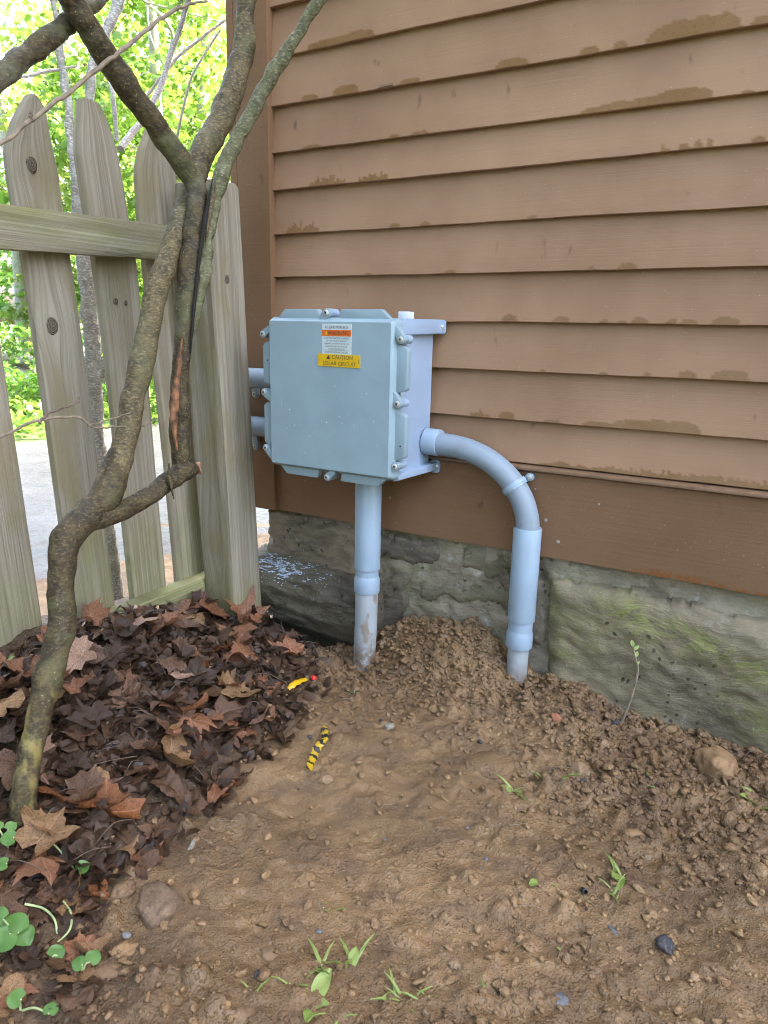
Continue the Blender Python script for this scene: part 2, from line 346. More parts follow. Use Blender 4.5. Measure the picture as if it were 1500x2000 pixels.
def bark_mat(name, a, b, lich=.5, dots=.7, yellow=0.):
    t = NT(name); co = t.co(); z = t.sep(co)[2]
    w = t.noise(co, 38, 6, .65, .6); big = t.noise(co, 9, 5, .6); fine = t.noise(t.map(co, (1, 1, 2.2)), 150, 4, .65)
    c = t.mix(t.ramp(w, .3, .7), a, b)
    c = t.mix(t.ramp(fine, .5, .66, 0, .75), c, tuple(x*1.75 for x in b)); c = t.mix(t.ramp(fine, .3, .45, .65, 0), c, tuple(x*.4 for x in a))
    c = t.mix(t.ramp(big, .48, .68, 0, lich), c, (.13, .135, .06))
    c = t.mix(t.ramp(t.noise(co, 5, 4), .58, .66, 0, lich*.5), c, (.27, .27, .22))
    if yellow:
        c = t.mix(t.math('MULTIPLY', t.math('MULTIPLY', t.ramp(z, yellow, yellow-.09), t.ramp(t.noise(t.map(co, (1, 1, .45)), 30, 4), .5, .62)), .85), c, (.23, .18, .055))
    d = t.math('MULTIPLY', t.ramp(t.voro(co, 120), .07, .15, dots*.8, 0), t.ramp(t.noise(co, 30, 2), .45, .55))
    c = t.mix(d, c, (.5, .42, .26))
    h = t.math('ADD', t.math('MULTIPLY', w, .7), t.math('ADD', t.math('MULTIPLY', fine, .7), t.math('MULTIPLY', d, .5)))
    t.bsdf(c, t.ramp(w, .3, .7, .6, .85), t.bump(h, .8, .003), spec=.35); return t.m
M['bark'] = bark_mat('dark_bark', (.022, .016, .007), (.078, .057, .025), .5, .6, yellow=-.12)
M['bark_light'] = bark_mat('light_bark', (.042, .031, .014), (.132, .100, .048), .4, .3)
M['bark_limb'] = bark_mat('lichen_bark', (.075, .071, .034), (.15, .142, .075), .6, .25)
M['bark_grey'] = bark_mat('grey_bark', (.23, .21, .185), (.40, .375, .33), .35, .12)
M['cut'] = plain('cut_wood', (.33, .17, .10), .75, vary=.4); M['rust'] = plain('split_wood', (.155, .066, .026), .7, vary=.75); M['crack'] = plain('bark_crack', (.012, .009, .007), .9)

def litter_mat(name, a, b, rough=.42):
    t = NT(name); co = t.co(); rnd = t.rand(); cc = t.map(co, loc=(0, 0, 0)); 
    v = t.node('ShaderNodeCombineXYZ', {0: t.math('MULTIPLY', rnd, 30.), 1: 0., 2: 0.}).outputs[0]
    p = t.node('ShaderNodeVectorMath', {0: cc, 1: v}, operation='ADD').outputs[0]
    n = t.noise(p, 34, 5, .6); f = t.noise(p, 260, 3); 
    lx_, ly_, mp = t.attr('lx'), t.attr('ly'), t.attr('mp'); ve = None
    for th in (90, 38, 142, -26, 206):
        a_ = math.radians(th); c_ = t.math('ADD', t.math('MULTIPLY', lx_, math.cos(a_)), t.math('MULTIPLY', ly_, math.sin(a_))); s_ = t.math('ABSOLUTE', t.math('SUBTRACT', t.math('MULTIPLY', lx_, math.sin(a_)), t.math('MULTIPLY', ly_, math.cos(a_))))
        pos = t.ramp(c_, .0, .04) if th != 90 else 1.; m1 = t.math('MULTIPLY', t.ramp(s_, .030, .010), pos)
        br = t.ramp(t.math('ABSOLUTE', t.math('SUBTRACT', t.math('FRACT', t.math('MULTIPLY', t.math('SUBTRACT', c_, s_), 6.5)), .5)), .10, .03); m2 = t.math('MULTIPLY', t.math('MULTIPLY', br, t.ramp(s_, .30, .2)), t.math('MULTIPLY', pos, .55))
        v_ = t.math('MAXIMUM', m1, m2); v_ = v_ if th == 90 else t.math('MULTIPLY', v_, mp); ve = v_ if ve is None else t.math('MAXIMUM', ve, v_)
    c = t.mix(t.ramp(n, .3, .7), a, b); c = t.mix(t.ramp(t.noise(p, 55, 3), .58, .7, 0, .75), c, tuple(x*.3 for x in a))
    c = t.mix(t.math('MULTIPLY', ve, .5), c, tuple(min(1, x*1.35+.02) for x in b))
    c = t.mix(t.ramp(rnd, 0, 1, .3, 0), c, (.035, .02, .012)); c = t.mix(t.ramp(t.noise(p, 16, 4, .6), .52, .64, 0, .6), c, tuple(x*.35 for x in a))
    n_ = t.node('ShaderNodeBsdfPrincipled', {'Base Color': c, 'Roughness': t.ramp(n, .3, .7, max(.12, rough-.22), rough+.18), 'Specular IOR Level': .42, 'Normal': t.bump(t.math('ADD', t.math('MULTIPLY', f, .4), t.math('ADD', n, t.math('MULTIPLY', ve, -1.))), .6, .0014)})
    tr = t.node('ShaderNodeBsdfTranslucent', {'Color': c}); mx = t.node('ShaderNodeMixShader', {0: .18, 1: n_.outputs[0], 2: tr.outputs[0]})
    t.t.links.new(mx.outputs[0], t.out.inputs[0]); return t.m
L = dict(red=litter_mat('leaf_red_brown', (.19, .073, .032), (.36, .165, .080)), tan=litter_mat('leaf_tan', (.24, .125, .05), (.40, .235, .11)),
         umber=litter_mat('leaf_umber', (.085, .041, .020), (.20, .105, .054)), dark=litter_mat('leaf_dark_wet', (.030, .016, .009), (.082, .044, .023), .5),
         orange=litter_mat('leaf_orange', (.21, .066, .016), (.34, .13, .04)), frag=litter_mat('leaf_fragments', (.034, .018, .009), (.12, .062, .028), .62), pink=litter_mat('leaf_pale_pink', (.30, .17, .11), (.44, .28, .19)))
def leaf_green(name, a, b, trans=.5, rough=.4):
    t = NT(name); co = t.co(); n = t.noise(co, 1.3 if trans > .4 else 40, 3); rnd = t.node('ShaderNodeNewGeometry').outputs['Random Per Island']
    c = t.mix(t.ramp(t.math('ADD', t.math('MULTIPLY', n, .7), t.math('MULTIPLY', rnd, .5)), .3, .85), a, b)
    n_ = t.node('ShaderNodeBsdfPrincipled', {'Base Color': c, 'Roughness': rough, 'Specular IOR Level': .4})
    tr = t.node('ShaderNodeBsdfTranslucent', {'Color': t.mix(.5, c, b)}); mx = t.node('ShaderNodeMixShader', {0: trans, 1: n_.outputs[0], 2: tr.outputs[0]})
    t.t.links.new(mx.outputs[0], t.out.inputs[0]); return t.m
M['leaf_lime'] = leaf_green('leaf_lime', (.06, .14, .014), (.15, .255, .036), .5); M['leaf_mid'] = leaf_green('leaf_mid', (.045, .13, .016), (.11, .23, .03), .5)
M['leaf_deep'] = leaf_green('leaf_deep', (.03, .045, .018), (.055, .08, .03), .15); M['leaf_yellow'] = leaf_green('leaf_yellow_green', (.11, .18, .024), (.21, .285, .055), .5)
M['leaf_seed'] = leaf_green('leaf_seedling', (.04, .12, .018), (.12, .235, .055), .25, .35); M['stem_pale'] = plain('stem_pale', (.38, .46, .2), .5)
M['leaf_pale'] = leaf_green('leaf_pale_grass', (.15, .25, .035), (.32, .38, .11), .25, .45); M['twig'] = plain('twig_brown', (.12, .08, .055), .8, vary=.3)
M['twig_pale'] = plain('twig_pale', (.19, .145, .095), .75, vary=.3); M['petal_dry'] = plain('petal_dry', (.42, .3, .18), .7, vary=.25); M['lichen'] = plain('lichen_white', (.38, .42, .45), .85, vary=.45)
def path_mat():
    t = NT('path_stone'); co = t.co(); n = t.noise(co, 3, 5); m = t.noise(co, 25, 5, .65); f = t.noise(co, 160, 3)
    c = t.mix(t.ramp(n, .3, .7), (.062, .063, .066), (.112, .113, .116)); c = t.mix(t.ramp(m, .5, .7, 0, .5), c, (.055, .05, .045)); c = t.mix(t.ramp(t.noise(co, 9, 4), .62, .7, 0, .5), c, (.09, .055, .035))
    t.bsdf(c, t.ramp(m, .3, .7, .35, .7), t.bump(t.math('ADD', m, f), .5, .006)); return t.m
M['path'] = path_mat()
def tape_mat():
    t = NT('caution_stripe'); s = t.attr('along'); k = t.attr('grain')
    ph = t.math('ADD', t.math('MULTIPLY', s, 62.), t.math('ADD', t.math('MULTIPLY', k, 26.), t.math('MULTIPLY', t.noise(t.co(), 90, 2), 1.6)))
    c = t.mix(t.ramp(t.math('FRACT', ph), .5, .56), (.42, .27, .01), (.015, .013, .012)); c = t.mix(t.ramp(t.noise(t.co(), 70, 4), .58, .7, 0, .6), c, (.13, .085, .045)); t.bsdf(c, .4); return t.m
M['tape'] = tape_mat()

# ------------------------------------------------------------------ ground
BND = np.array([(-.30, .2), (-.24, -.02), (-.205, -.058), (-.10, -.2), (-.058, -.257), (-.016, -.448), (.0, -.592), (.015, -.753), (.015, -.88), (.005, -.976), (.02, -1.3), (.2, -3)])
def bnd_x(y): return np.interp(-np.asarray(y), -BND[:, 1], BND[:, 0])
def gauss(x, y, cx, cy, sx, sy): return np.exp(-((x-cx)/sx)**2-((y-cy)/sy)**2)
def hmac(x, y):
    x = np.asarray(x, float); y = np.asarray(y, float)
    h = np.full(np.broadcast(x, y).shape, -.388)
    wall_z = np.interp(x, [-.4, -.25, -.13, -.04, .03, .10, .2, .27, .33, .40, .48, .58, .66, .76, 1.5], [-.44, -.445, -.42, -.36, -.315, -.29, -.29, -.335, -.355, -.352, -.383, -.392, -.397, -.385, -.385])
    h = h+(wall_z+.388)*np.exp(-(np.minimum(y, 0)/.088)**2)*(y < .3)
    h += .012*gauss(x, y, .25, -.20, .16, .10)+.016*gauss(x, y, .60, -.13, .18, .08)-.012*gauss(x, y, .3, -.55, .2, .2)
    h += -.02*gauss(x, y, -.045, -.11, .04, .04)-.012*gauss(x, y, .305, -.06, .03, .03)
    # leaf heap
    inner = sstep(-.02, .28, bnd_x(y)-x)
    top = np.interp(y, [-3, -1.2, -.9, -.6, -.4, -.2, -.05, 0], [-.31, -.31, -.275, -.232, -.250, -.282, -.335, -.42])
    ramp_ = np.clip((bnd_x(y)-x)/.38, 0, 1)**.8
    h = h+np.where(x < bnd_x(y), (top+.388)*ramp_*(y < .02), 0)
    far = sstep(-.47, -.60, x)                                   # beyond the fence the ground is flat again
    h = h*(1-far)+far*(-.405)
    h = h+.02*fbm(x*.35, y*.35, 2.0, 3)*sstep(1.5, 5, np.hypot(x, y))
    return h
def hmid(x, y):
    near = 1-sstep(1.6, 3., np.hypot(np.asarray(x)-.3, np.asarray(y)+.5))
    return hmac(x, y)+near*(.007*fbm(np.asarray(x)*9, np.asarray(y)*9, 1.0, 3)+.0032*fbm(np.asarray(x)*30, np.asarray(y)*30, 4.0, 3))
def at_g(u, v):
    q = ray(u, v); t = .3
    for k in range(400):
        p = CAM+q*t
        if p[2] <= float(hmid(p[0], p[1])): break
        t += .006
    return p
def axis(lo, hi, step, far, g=1.18):
    a = list(np.arange(lo, hi, step)); s = step
    while a[-1] < far: s *= g; a.append(a[-1]+s)
    s = step; b = []; c = lo
    while c > -far: s *= g; c -= s; b.append(c)
    return np.array(b[::-1]+a)
gx = axis(-.52, 1.12, .0036, 420); gy = axis(-1.22, .05, .0036, 420)
GX, GY = np.meshgrid(gx, gy, indexing='ij'); GZ = hmid(GX, GY)
def rough_map(x, y):
    """how crumbly the bare soil is: heaped by the wall and at the right, trodden in the middle"""
    k = .13+1.1*np.exp(-(np.minimum(y, 0)/.2)**2)+.8*gauss(x, y, .62, -.27, .2, .13)+.3*gauss(x, y, .15, -.95, .3, .12)+.35*gauss(x, y, .7, -.75, .3, .2)
    k -= .12*gauss(x, y, .28, -.45, .25, .22)
    return np.clip(k*(x > bnd_x(y)-.06), .05, 1.6)
inz = (GX > -.5) & (GX < 1.12) & (GY > -1.23) & (GY < .03)
fine = fbm(GX*70, GY*70, 7., 3); ridg = 1-np.abs(vnoise(GX*26, GY*26, 9.)); 
RM = rough_map(GX, GY)
GZ = GZ+inz*(.0034*fine*(.45+RM)+.0050*RM*(ridg-.6)+.0016*(.4+RM)*fbm(GX*190, GY*190, 3., 2)+.002*vnoise(GX*18, GY*18, 21.))
for k in range(9000):                                            # clods pressed into the ground
    cx = RNG.uniform(-.4, 1.1); cy = -RNG.random()*1.2; rm = float(rough_map(cx, cy))
    if RNG.random() > rm*.8: continue
    r = .0036+.013*RNG.random()**3.0; i0, i1 = np.searchsorted(gx, [cx-r, cx+r]); j0, j1 = np.searchsorted(gy, [cy-r, cy+r])
    sx, sy = GX[i0:i1, j0:j1]-cx, GY[i0:i1, j0:j1]-cy; a = RNG.uniform(0, 3.14); e = RNG.uniform(.6, 1)
    uu, vv = (sx*math.cos(a)+sy*math.sin(a))/r, (-sx*math.sin(a)+sy*math.cos(a))/(r*e); pw = RNG.uniform(1.1, 3.5); rr = np.abs(uu)**pw+np.abs(vv)**pw
    GZ[i0:i1, j0:j1] += np.clip(1-rr, 0, 1)**RNG.uniform(.35, .8)*r*RNG.uniform(.25, .7)*(1+RNG.uniform(-.7, .7)*uu+RNG.uniform(-.5, .5)*vv)
gm = fast_mesh('soil_ground', np.stack([GX, GY, GZ], -1).reshape(-1, 3), grid_faces(len(gx), len(gy)))
mould = np.clip(sstep(.07, -.02, GX-bnd_x(GY))+.9*gauss(GX, GY, .08, -1.0, .12, .14)*(.6+.8*fbm(GX*14, GY*14, 3., 3)), 0, 1)*(GX > -.62)
wetm = np.clip(.75*sstep(-.05, .35, fbm(GX*4.5, GY*4.5, 12., 4)), 0, 1)
attr(gm, 'mould', mould.reshape(-1)); attr(gm, 'damp', wetm.reshape(-1))
ground = tag(link('soil_ground', gm, None, M['soil']), 'bare wet brown soil ground', None, None, 'structure')
def gz(x, y):
    i = int(np.clip(np.searchsorted(gx, x), 1, len(gx)-1)); j = int(np.clip(np.searchsorted(gy, y), 1, len(gy)-1)); return float(GZ[i, j])

# pale stone path beyond the fence: an irregular sheet over the soil
nu, nv = 46, 60
pu, pv = np.meshgrid(np.linspace(0, 1, nu), np.linspace(0, 1, nv), indexing='ij')
edge_r = -.60-.06*vnoise(pv*9, 3.)+.0*pv; edge_l = -3.6+.25*vnoise(pv*7, 8.)
PY = -2.2+pv*6.4; PX = edge_r+(edge_l-edge_r)*pu+np.minimum(0, (PY-1.2)*.35)
PZ = np.maximum(hmid(PX, PY), -.41)+.008+.006*fbm(PX*3, PY*3, 6., 4)-.03*(pu < .01)-.03*(pu > .99)
path = tag(link('path', fast_mesh('path', np.stack([PX, PY, PZ], -1).reshape(-1, 3), grid_faces(nu, nv)[:, ::-1]), None, M['path']), 'pale grey stone path beyond the fence', None, None, 'structure')

# soil crumbs
def ico(sub=0):
    bm = bmesh.new(); bmesh.ops.create_icosphere(bm, subdivisions=sub+1, radius=1)
    V = np.array([v.co[:] for v in bm.verts]); F = np.array([[v.index for v in f.verts] for f in bm.faces]); bm.free(); return V, F
I0, I1, I2 = ico(0), ico(1), ico(3)
def scatter_lumps(pts, rad, base, seed=0, flat=.75):
    rg = np.random.default_rng(seed); V0, F0 = base; n = len(pts); nvx = len(V0)
    q = rg.normal(size=(n, 4)); q /= np.linalg.norm(q, axis=1)[:, None]; w, x, y, z = q.T
    Rm = np.stack([1-2*(y*y+z*z), 2*(x*y-z*w), 2*(x*z+y*w), 2*(x*y+z*w), 1-2*(x*x+z*z), 2*(y*z-x*w), 2*(x*z-y*w), 2*(y*z+x*w), 1-2*(x*x+y*y)], -1).reshape(n, 3, 3)
    sc = rg.uniform(.6, 1.25, (n, 1, 3)); jit = rg.uniform(.66, 1.2, (n, nvx, 1)) if nvx < 20 else rg.uniform(.93, 1.07, (n, nvx, 1))
    V = np.einsum('nij,nvj->nvi', Rm, V0[None]*sc*jit)*np.asarray(rad)[:, None, None]; V[..., 2] *= flat; V += np.asarray(pts)[:, None, :]
    F = (F0[None]+(np.arange(n)*nvx)[:, None, None]).reshape(-1, 3); return V.reshape(-1, 3), F
pts, rad = [], []
while len(pts) < 19000:
    x = RNG.uniform(-.32, 1.1); y = -1.2*RNG.random()**1.25
    if RNG.random() > float(rough_map(x, y))*.75: continue
    r = .0011+.0066*RNG.random()**3.9; pts.append((x, y, gz(x, y)+r*.25)); rad.append(r)
def cut_ico(seed):
    rg = np.random.default_rng(seed); V = I1[0].copy()
    for k in range(7):
        d_ = rg.normal(size=3); d_ /= np.linalg.norm(d_); V -= np.maximum(V@d_-rg.uniform(.35, .8), 0)[:, None]*d_
    return V*rg.uniform(.75, 1.3, 3), I1[1]
Vs, Fs, o_ = [], [], 0
while len(pts) < 19420:
    x = RNG.uniform(-.2, 1.1); y = -.9*RNG.random()**1.8
    if RNG.random() > (float(rough_map(x, y))-.35)*.9: continue
    r = .006+.009*RNG.random()**2; pts.append((x, y, gz(x, y)+r*.1)); rad.append(r)
order = np.argsort(rad)[::-1]; pts = np.array(pts)[order]; rad = np.array(rad)[order]
for k in range(8):
    for sel, base in ((slice(k, 4000, 8), cut_ico(k)), (slice(4000+k, None, 8), I0)):
        v, f = scatter_lumps(pts[sel], rad[sel]*(1.15 if base is not I0 else 1), base, 5+k); Vs.append(v); Fs.append(f+o_); o_ += len(v)
V, F = np.concatenate(Vs), np.concatenate(Fs)
crumbs = tag(link('soil_crumbs', fast_mesh('soil_crumbs', V, F), None, M['crumb'], False), 'loose crumbs of damp brown soil scattered over the ground', None, None, 'stuff')

# ------------------------------------------------------------------ house
house = empty('house', (-.44, .05, -.39), 'brown clapboard house corner on an old mossy stone foundation', 'house')
def H_(o): return to_local(o, house)
EDGE = [1.30, 1.208, 1.116, 1.024, .935, .84581, .75388, .66458, .59276, .50411, .4165, .32731, .24052, .14917, .0695]   # butt edges, photo rows from .846 down
rs = random.Random(11)
# damp marks seen in the photo: (board index, x px, y px of the edge there, half-width px, height px, ragged)
WET = []
def wet_px(i, u, hw, hh, rag=0): WET.append((i, u, hw, hh, rag))
EY = {5: (569, 103, 740, 67), 6: (527, 210, 1500, 43), 7: (527, 298, 1500, 175), 8: (529, 372, 1500, 276), 9: (531, 459, 1500, 400), 10: (536, 540, 1500, 519), 11: (832, 629, 1500, 633), 12: (853, 719, 1500, 742), 13: (848, 805, 1500, 860), 14: (992, 901, 1500, 957)}
for a in [(5, 700, 30, 18), (5, 620, 22, 14), (5, 660, 40, 15), (6, 675, 26, 19), (6, 605, 16, 12), (6, 800, 20, 10), (6, 1000, 32, 16), (6, 1150, 20, 14), (6, 1210, 14, 14), (6, 1330, 70, 34), (6, 1380, 66, 36), (6, 1490, 22, 18),
          (7, 610, 20, 5), (7, 820, 16, 8), (7, 770, 9, 6), (7, 1250, 120, 16), (7, 1330, 62, 26), (7, 1180, 30, 8), (7, 1460, 14, 5), (8, 640, 36, 18, 1), (8, 730, 30, 17, 1), (8, 1300, 10, 14, 1), (8, 1335, 12, 17, 1), (8, 1362, 10, 20, 1), (8, 1385, 5, 17, 1), (8, 1480, 13, 10),
          (9, 590, 32, 22, 1), (9, 770, 10, 8), (9, 830, 9, 7), (9, 1040, 10, 7), (10, 880, 12, 6), (10, 1225, 18, 13), (10, 1155, 8, 6), (10, 720, 8, 4), (11, 995, 15, 13), (11, 1095, 16, 11), (11, 1250, 16, 11), (11, 1312, 11, 9), (11, 1345, 16, 10), (11, 1417, 30, 15), (11, 1180, 8, 6), (11, 1215, 9, 5),
          (12, 1060, 6, 5), (12, 1265, 8, 8), (12, 1342, 19, 15), (12, 1425, 38, 20), (12, 1180, 7, 5), (13, 938, 18, 14, 1), (13, 990, 16, 14), (13, 1080, 20, 8, 1), (13, 1250, 60, 17), (13, 1300, 68, 22), (13, 1170, 34, 9),
          (14, 1120, 70, 10, 1), (14, 1250, 120, 14, 1), (14, 1400, 120, 16, 1), (14, 1500, 90, 15, 1)]: wet_px(*a)
def wet_height(i, xs):
    z = EDGE[i]; h = np.zeros_like(xs)
    for (k, u, hw, hh, rag) in WET:
        if k != i: continue
        u0, v0, u1, v1 = EY[i]; v = v0+(v1-v0)*(u-u0)/(u1-u0)
        x0, x1, xc = at_y(u-hw, v, 0)[0], at_y(u+hw, v, 0)[0], at_y(u, v, 0)[0]; top = at_y(u, v-hh, 0)[2]-at_y(u, v, 0)[2]
        s = np.clip(1-np.abs((xs-xc)/((x1-x0)/2))**3.2, 0, 1)**.5
        hh_ = top*s*(1+.12*vnoise(xs*60, i*3.1))
        if rag: hh_ = hh_*(.55+.45*(vnoise(xs*170, i*1.7) > -.25))*(.8+.35*vnoise(xs*420, i*2.))
        h = np.maximum(h, hh_)
    # a few more marks outside the photo's edge
    out = sstep(.80, .9, xs); h = np.maximum(h, out*np.clip(.02*(vnoise(xs*14, i*5.3)-.35)*3, 0, .02)); return h
def clapboard(i):
    zb, zt = EDGE[i], EDGE[i-1]+.022; x0, x1 = -.3315, 2.6; fine_ = i >= 4
    xs = np.concatenate([np.arange(x0, 1.05, .0045), np.arange(1.05, x1, .03)]) if fine_ else np.linspace(x0, x1, 30)
    n = len(xs); nz = 30 if fine_ else 6
    t = np.linspace(0, 1, nz)
    if fine_: t = t**1.6
    wav = .0016*vnoise(xs*3.5, i*7.7)+.0005*vnoise(xs*22, i*2.2); bow = .0022*vnoise(xs*1.7, i*4.4+50)
    sg = .0012*rs.uniform(-1, 1)*(xs-.2)
    Z = zb+wav[:, None]*(1-t)[None]+sg[:, None]+(zt-zb)*t[None, :]; Y = -.0005+bow[:, None]*(1-t)[None]+.0155*t[None, :]
    Y = Y+.0018*(1-t)[None]*rs.uniform(-.6, .6)
    X = np.repeat(xs[:, None], nz, 1)
    V = np.stack([X, Y, Z], -1).reshape(-1, 3); F = grid_faces(n, nz)[:, ::-1]
    wet = (((Z-Z[:, :1]) < wet_height(i, xs)[:, None]*1.).astype(float)).reshape(-1)
    # butt underside, with a rounded arris, and back
    a = np.stack([xs, Y[:, 0]+.001, Z[:, 0]-.001], -1); b = np.stack([xs, Y[:, 0]+.0150, Z[:, 0]-.0002], -1); c = np.stack([xs, np.full(n, .026), Z[:, 0]], -1)
    o = len(V); V = np.concatenate([V, a, b, c]); row0 = np.arange(n)*nz
    def strip(p, q): return np.stack([p[:-1], p[1:], q[1:], q[:-1]], -1)
    F = np.concatenate([F, strip(row0, o+np.arange(n)), strip(o+np.arange(n), o+n+np.arange(n)), strip(o+n+np.arange(n), o+2*n+np.arange(n))])
    me = fast_mesh('siding_board', V, F); attr(me, 'wet', np.concatenate([wet, np.zeros(3*n)]))
    ob = link('siding_board', me, None, M['siding']); me.set_sharp_from_angle(angle=math.radians(38)); H_(ob); return ob
boards = [clapboard(i) for i in range(1, len(EDGE))]
# a split butt on the third board of the picture
p_ = at_y(737, 172, -.002); H_(prism('paint_chip', [(p_[0], p_[2]-.001), (p_[0]+.035, p_[2]+.001), (p_[0]+.034, p_[2]+.004), (p_[0]+.006, p_[2]+.0035)], -.0032, .002, None, M['cap']))
# skirt board below the drip cap, with ragged damp marks along its bottom edge
xs = np.concatenate([np.arange(-.327, 1.05, .0045), np.arange(1.05, 2.6, .03)]); nz = 44; t = np.linspace(0, 1, nz)**1.4
zb = -.1108+.0015*vnoise(xs*4, 1.); Z = zb[:, None]+(.053-zb[:, None])*t; Y = np.full_like(Z, -.001)+.0016*vnoise(xs*2., 4.)[:, None]
hw = np.where(xs > .43, (.010+.010*vnoise(xs*9, 2.))*(vnoise(xs*150, 3.) > -.4)*(.75+.4*vnoise(xs*420, 8.)), 0)*sstep(.43, .5, xs)
wet = ((Z-zb[:, None]) < hw[:, None]).astype(float).reshape(-1); n = len(xs)
V = np.stack([np.repeat(xs[:, None], nz, 1), Y, Z], -1).reshape(-1, 3); F = grid_faces(n, nz)[:, ::-1]
o = len(V); V = np.concatenate([V, np.stack([xs, Y[:, 0]+.019, zb], -1)]); r0 = np.arange(n)*nz
F = np.concatenate([F, np.stack([r0[:-1], r0[1:], o+np.arange(1, n), o+np.arange(n-1)], -1)])
me = fast_mesh('skirt_board', V, F); attr(me, 'wet', np.concatenate([wet, np.zeros(n)])); ob = link('skirt_board', me, None, M['trim']); me.set_sharp_from_angle(angle=math.radians(38)); H_(ob)
H_(prism('drip_cap', [(-.0125, .0562), (-.0125, .0612), (.012, .0668), (.012, .052), (-.0012, .052)], -.327, 2.6, None, M['cap'], 'x', .0012, 2))
H_(box('skirt_joint', (-.3300, -.0035, -.1112), (-.3268, .015, .0475), None, M['trim'], .001))
def trim_attr(o): attr(o.data, 'wet', np.zeros(len(o.data.vertices))); return H_(o)
trim_attr(box('corner_board', (-.4195, -.0125, -.111), (-.3312, .02, 5.2), None, M['trim'], .002))
trim_attr(box('corner_board', (-.4395, -.0122, -.112), (-.4205, .10, 5.2), None, M['trim'], .002))
H_(box('house_shell', (-.42, .027, -.10), (6.5, 6.5, 5.2), None, M['shell']))
H_(prism('roof', [(-.75, 5.2), (6.8, 5.2), (3., 7.4)], -.35, 6.9, None, M['shell']))
# nail heads and splatters on the skirt
for (u, v, r) in [(1066, 1016, .0035), (1090, 1058, .0035), (762, 972, .003), (1170, 985, .002), (1045, 955, .002)]:
    p = at_y(u, v, -.001); H_(lathe('nail_head', [(-.001, r*1.0), (.0008, r), (.0014, r*.6)], (p[0], -.001, p[2]), (0, -1, 0), None, M['nail'], 10))

# foundation: mortar core with stones set proud of it
found = empty('foundation', (0, .05, -.4)); to_local(found, house)
found.parent = house; found.matrix_parent_inverse = Matrix.Translation(-Vector(house.location))
def F_(o):
    o.parent = found; o.matrix_parent_inverse = Matrix.Translation(-Vector((0, .05, -.4))); return o
fx = np.arange(-.388, 1.6, .0065); fz = np.arange(-.62, -.098, .0065); X, Zz = np.meshgrid(fx, fz, indexing='ij')
edge = .03*np.maximum(0, 1-(X+.388)/.03)**2
Y = .019+.009*fbm(X*11, Zz*11, 3., 4)+.004*fbm(X*45, Zz*45, 5., 3)+edge
X = X+np.where(X < -.30, .014*fbm(Zz*18, Zz*5, 2., 3)*np.clip((-.30-X)/.08, 0, 1), 0)
V = np.stack([X, Y, Zz], -1).reshape(-1, 3); Fq = grid_faces(len(fx), len(fz))[:, ::-1]
k = len(V); back = V[:len(fz)].copy(); back[:, 1] = .35; V = np.concatenate([V, back]); j = np.arange(len(fz)-1)
Fq = np.concatenate([Fq, np.stack([j, j+1, k+j+1, k+j], -1)])
F_(link('mortar', fast_mesh('mortar', V, Fq), None, M['mortar']))
def stone(poly, thick, mat, rnd=.03, y0=.018, amp=.006, seed=0, step=.0065, tilt=0., jag=.008):
    if seed not in (1, 15): thick, jag, rnd, amp = thick*.42, .016, rnd*.7, amp*.6
    P = np.array(poly); lo, hi = P.min(0)-.02, P.max(0)+.02
    xs = np.arange(lo[0], hi[0], step); zs = np.arange(lo[1], hi[1], step); X, Z = np.meshgrid(xs, zs, indexing='ij')
    d = np.full(X.shape, 9.); ins = np.zeros(X.shape, bool)
    for a, b in zip(P, np.roll(P, -1, 0)):
        e = b-a; t = np.clip(((X-a[0])*e[0]+(Z-a[1])*e[1])/(e@e), 0, 1); d = np.minimum(d, np.hypot(X-a[0]-t*e[0], Z-a[1]-t*e[1]))
        c = ((a[1] <= Z) & (b[1] > Z)) | ((b[1] <= Z) & (a[1] > Z)); xi = a[0]+(Z-a[1])/(e[1] if abs(e[1]) > 1e-9 else 1e-9)*e[0]; ins ^= c & (X < xi)
    sd = np.where(ins, d, -d)+jag*fbm(X*28, Z*28, seed*3.3, 3)
    prof = np.clip(sd/rnd, 0, 1); prof = np.sqrt(1-(1-prof)**2)
    ca, sa = math.cos(.3), math.sin(.3); lx, lz = X*ca-Z*sa, X*sa+Z*ca
    rel = amp*.75*fbm(X*9, Z*9, seed, 4)+amp*.32*fbm(lx*24, lz*62, seed+4., 5)+amp*.3*fbm(X*60, Z*60, seed, 3)
    Y = y0-thick*prof*(1+tilt*(Z-lo[1])/(hi[1]-lo[1]))-rel*np.clip(prof, .0, 1); Y = np.where(sd < 0, y0+.012+np.minimum(-sd*.6, .02), Y)
    F = grid_faces(len(xs), len(zs))[:, ::-1]; keep = (sd.reshape(-1)[F] > -.012).any(1)
    o = link('stone', fast_mesh('stone', np.stack([X, Y, Z], -1).reshape(-1, 3), F[keep]), None, mat)
    bm = bmesh.new(); bm.from_mesh(o.data); bmesh.ops.delete(bm, geom=[v for v in bm.verts if not v.link_faces], context='VERTS'); bm.to_mesh(o.data); bm.free()
    return F_(o)
def pxz(pts, y=0.): return [(at_y(u, v, y)[0], at_y(u, v, y)[2]) for u, v in pts]
S = stone([(.338, -.150), (.45, -.146), (.58, -.150), (.70, -.163), (.85, -.170), (1.25, -.160), (1.27, -.60), (.34, -.60)], .032, M['stone_big'], .035, .018, .0055, 1); S['label'] = 'long flat schist slab streaked with bright green moss'
stone([(1.29, -.16), (1.6, -.15), (1.6, -.6), (1.3, -.6)], .034, M['stone_dark'], .04, .018, .008, 15)
stone(pxz([(690, 1045), (850, 1062), (862, 1090), (830, 1105), (760, 1100), (690, 1085)]), .020, M['stone_dark'], .02, seed=2, amp=.004)
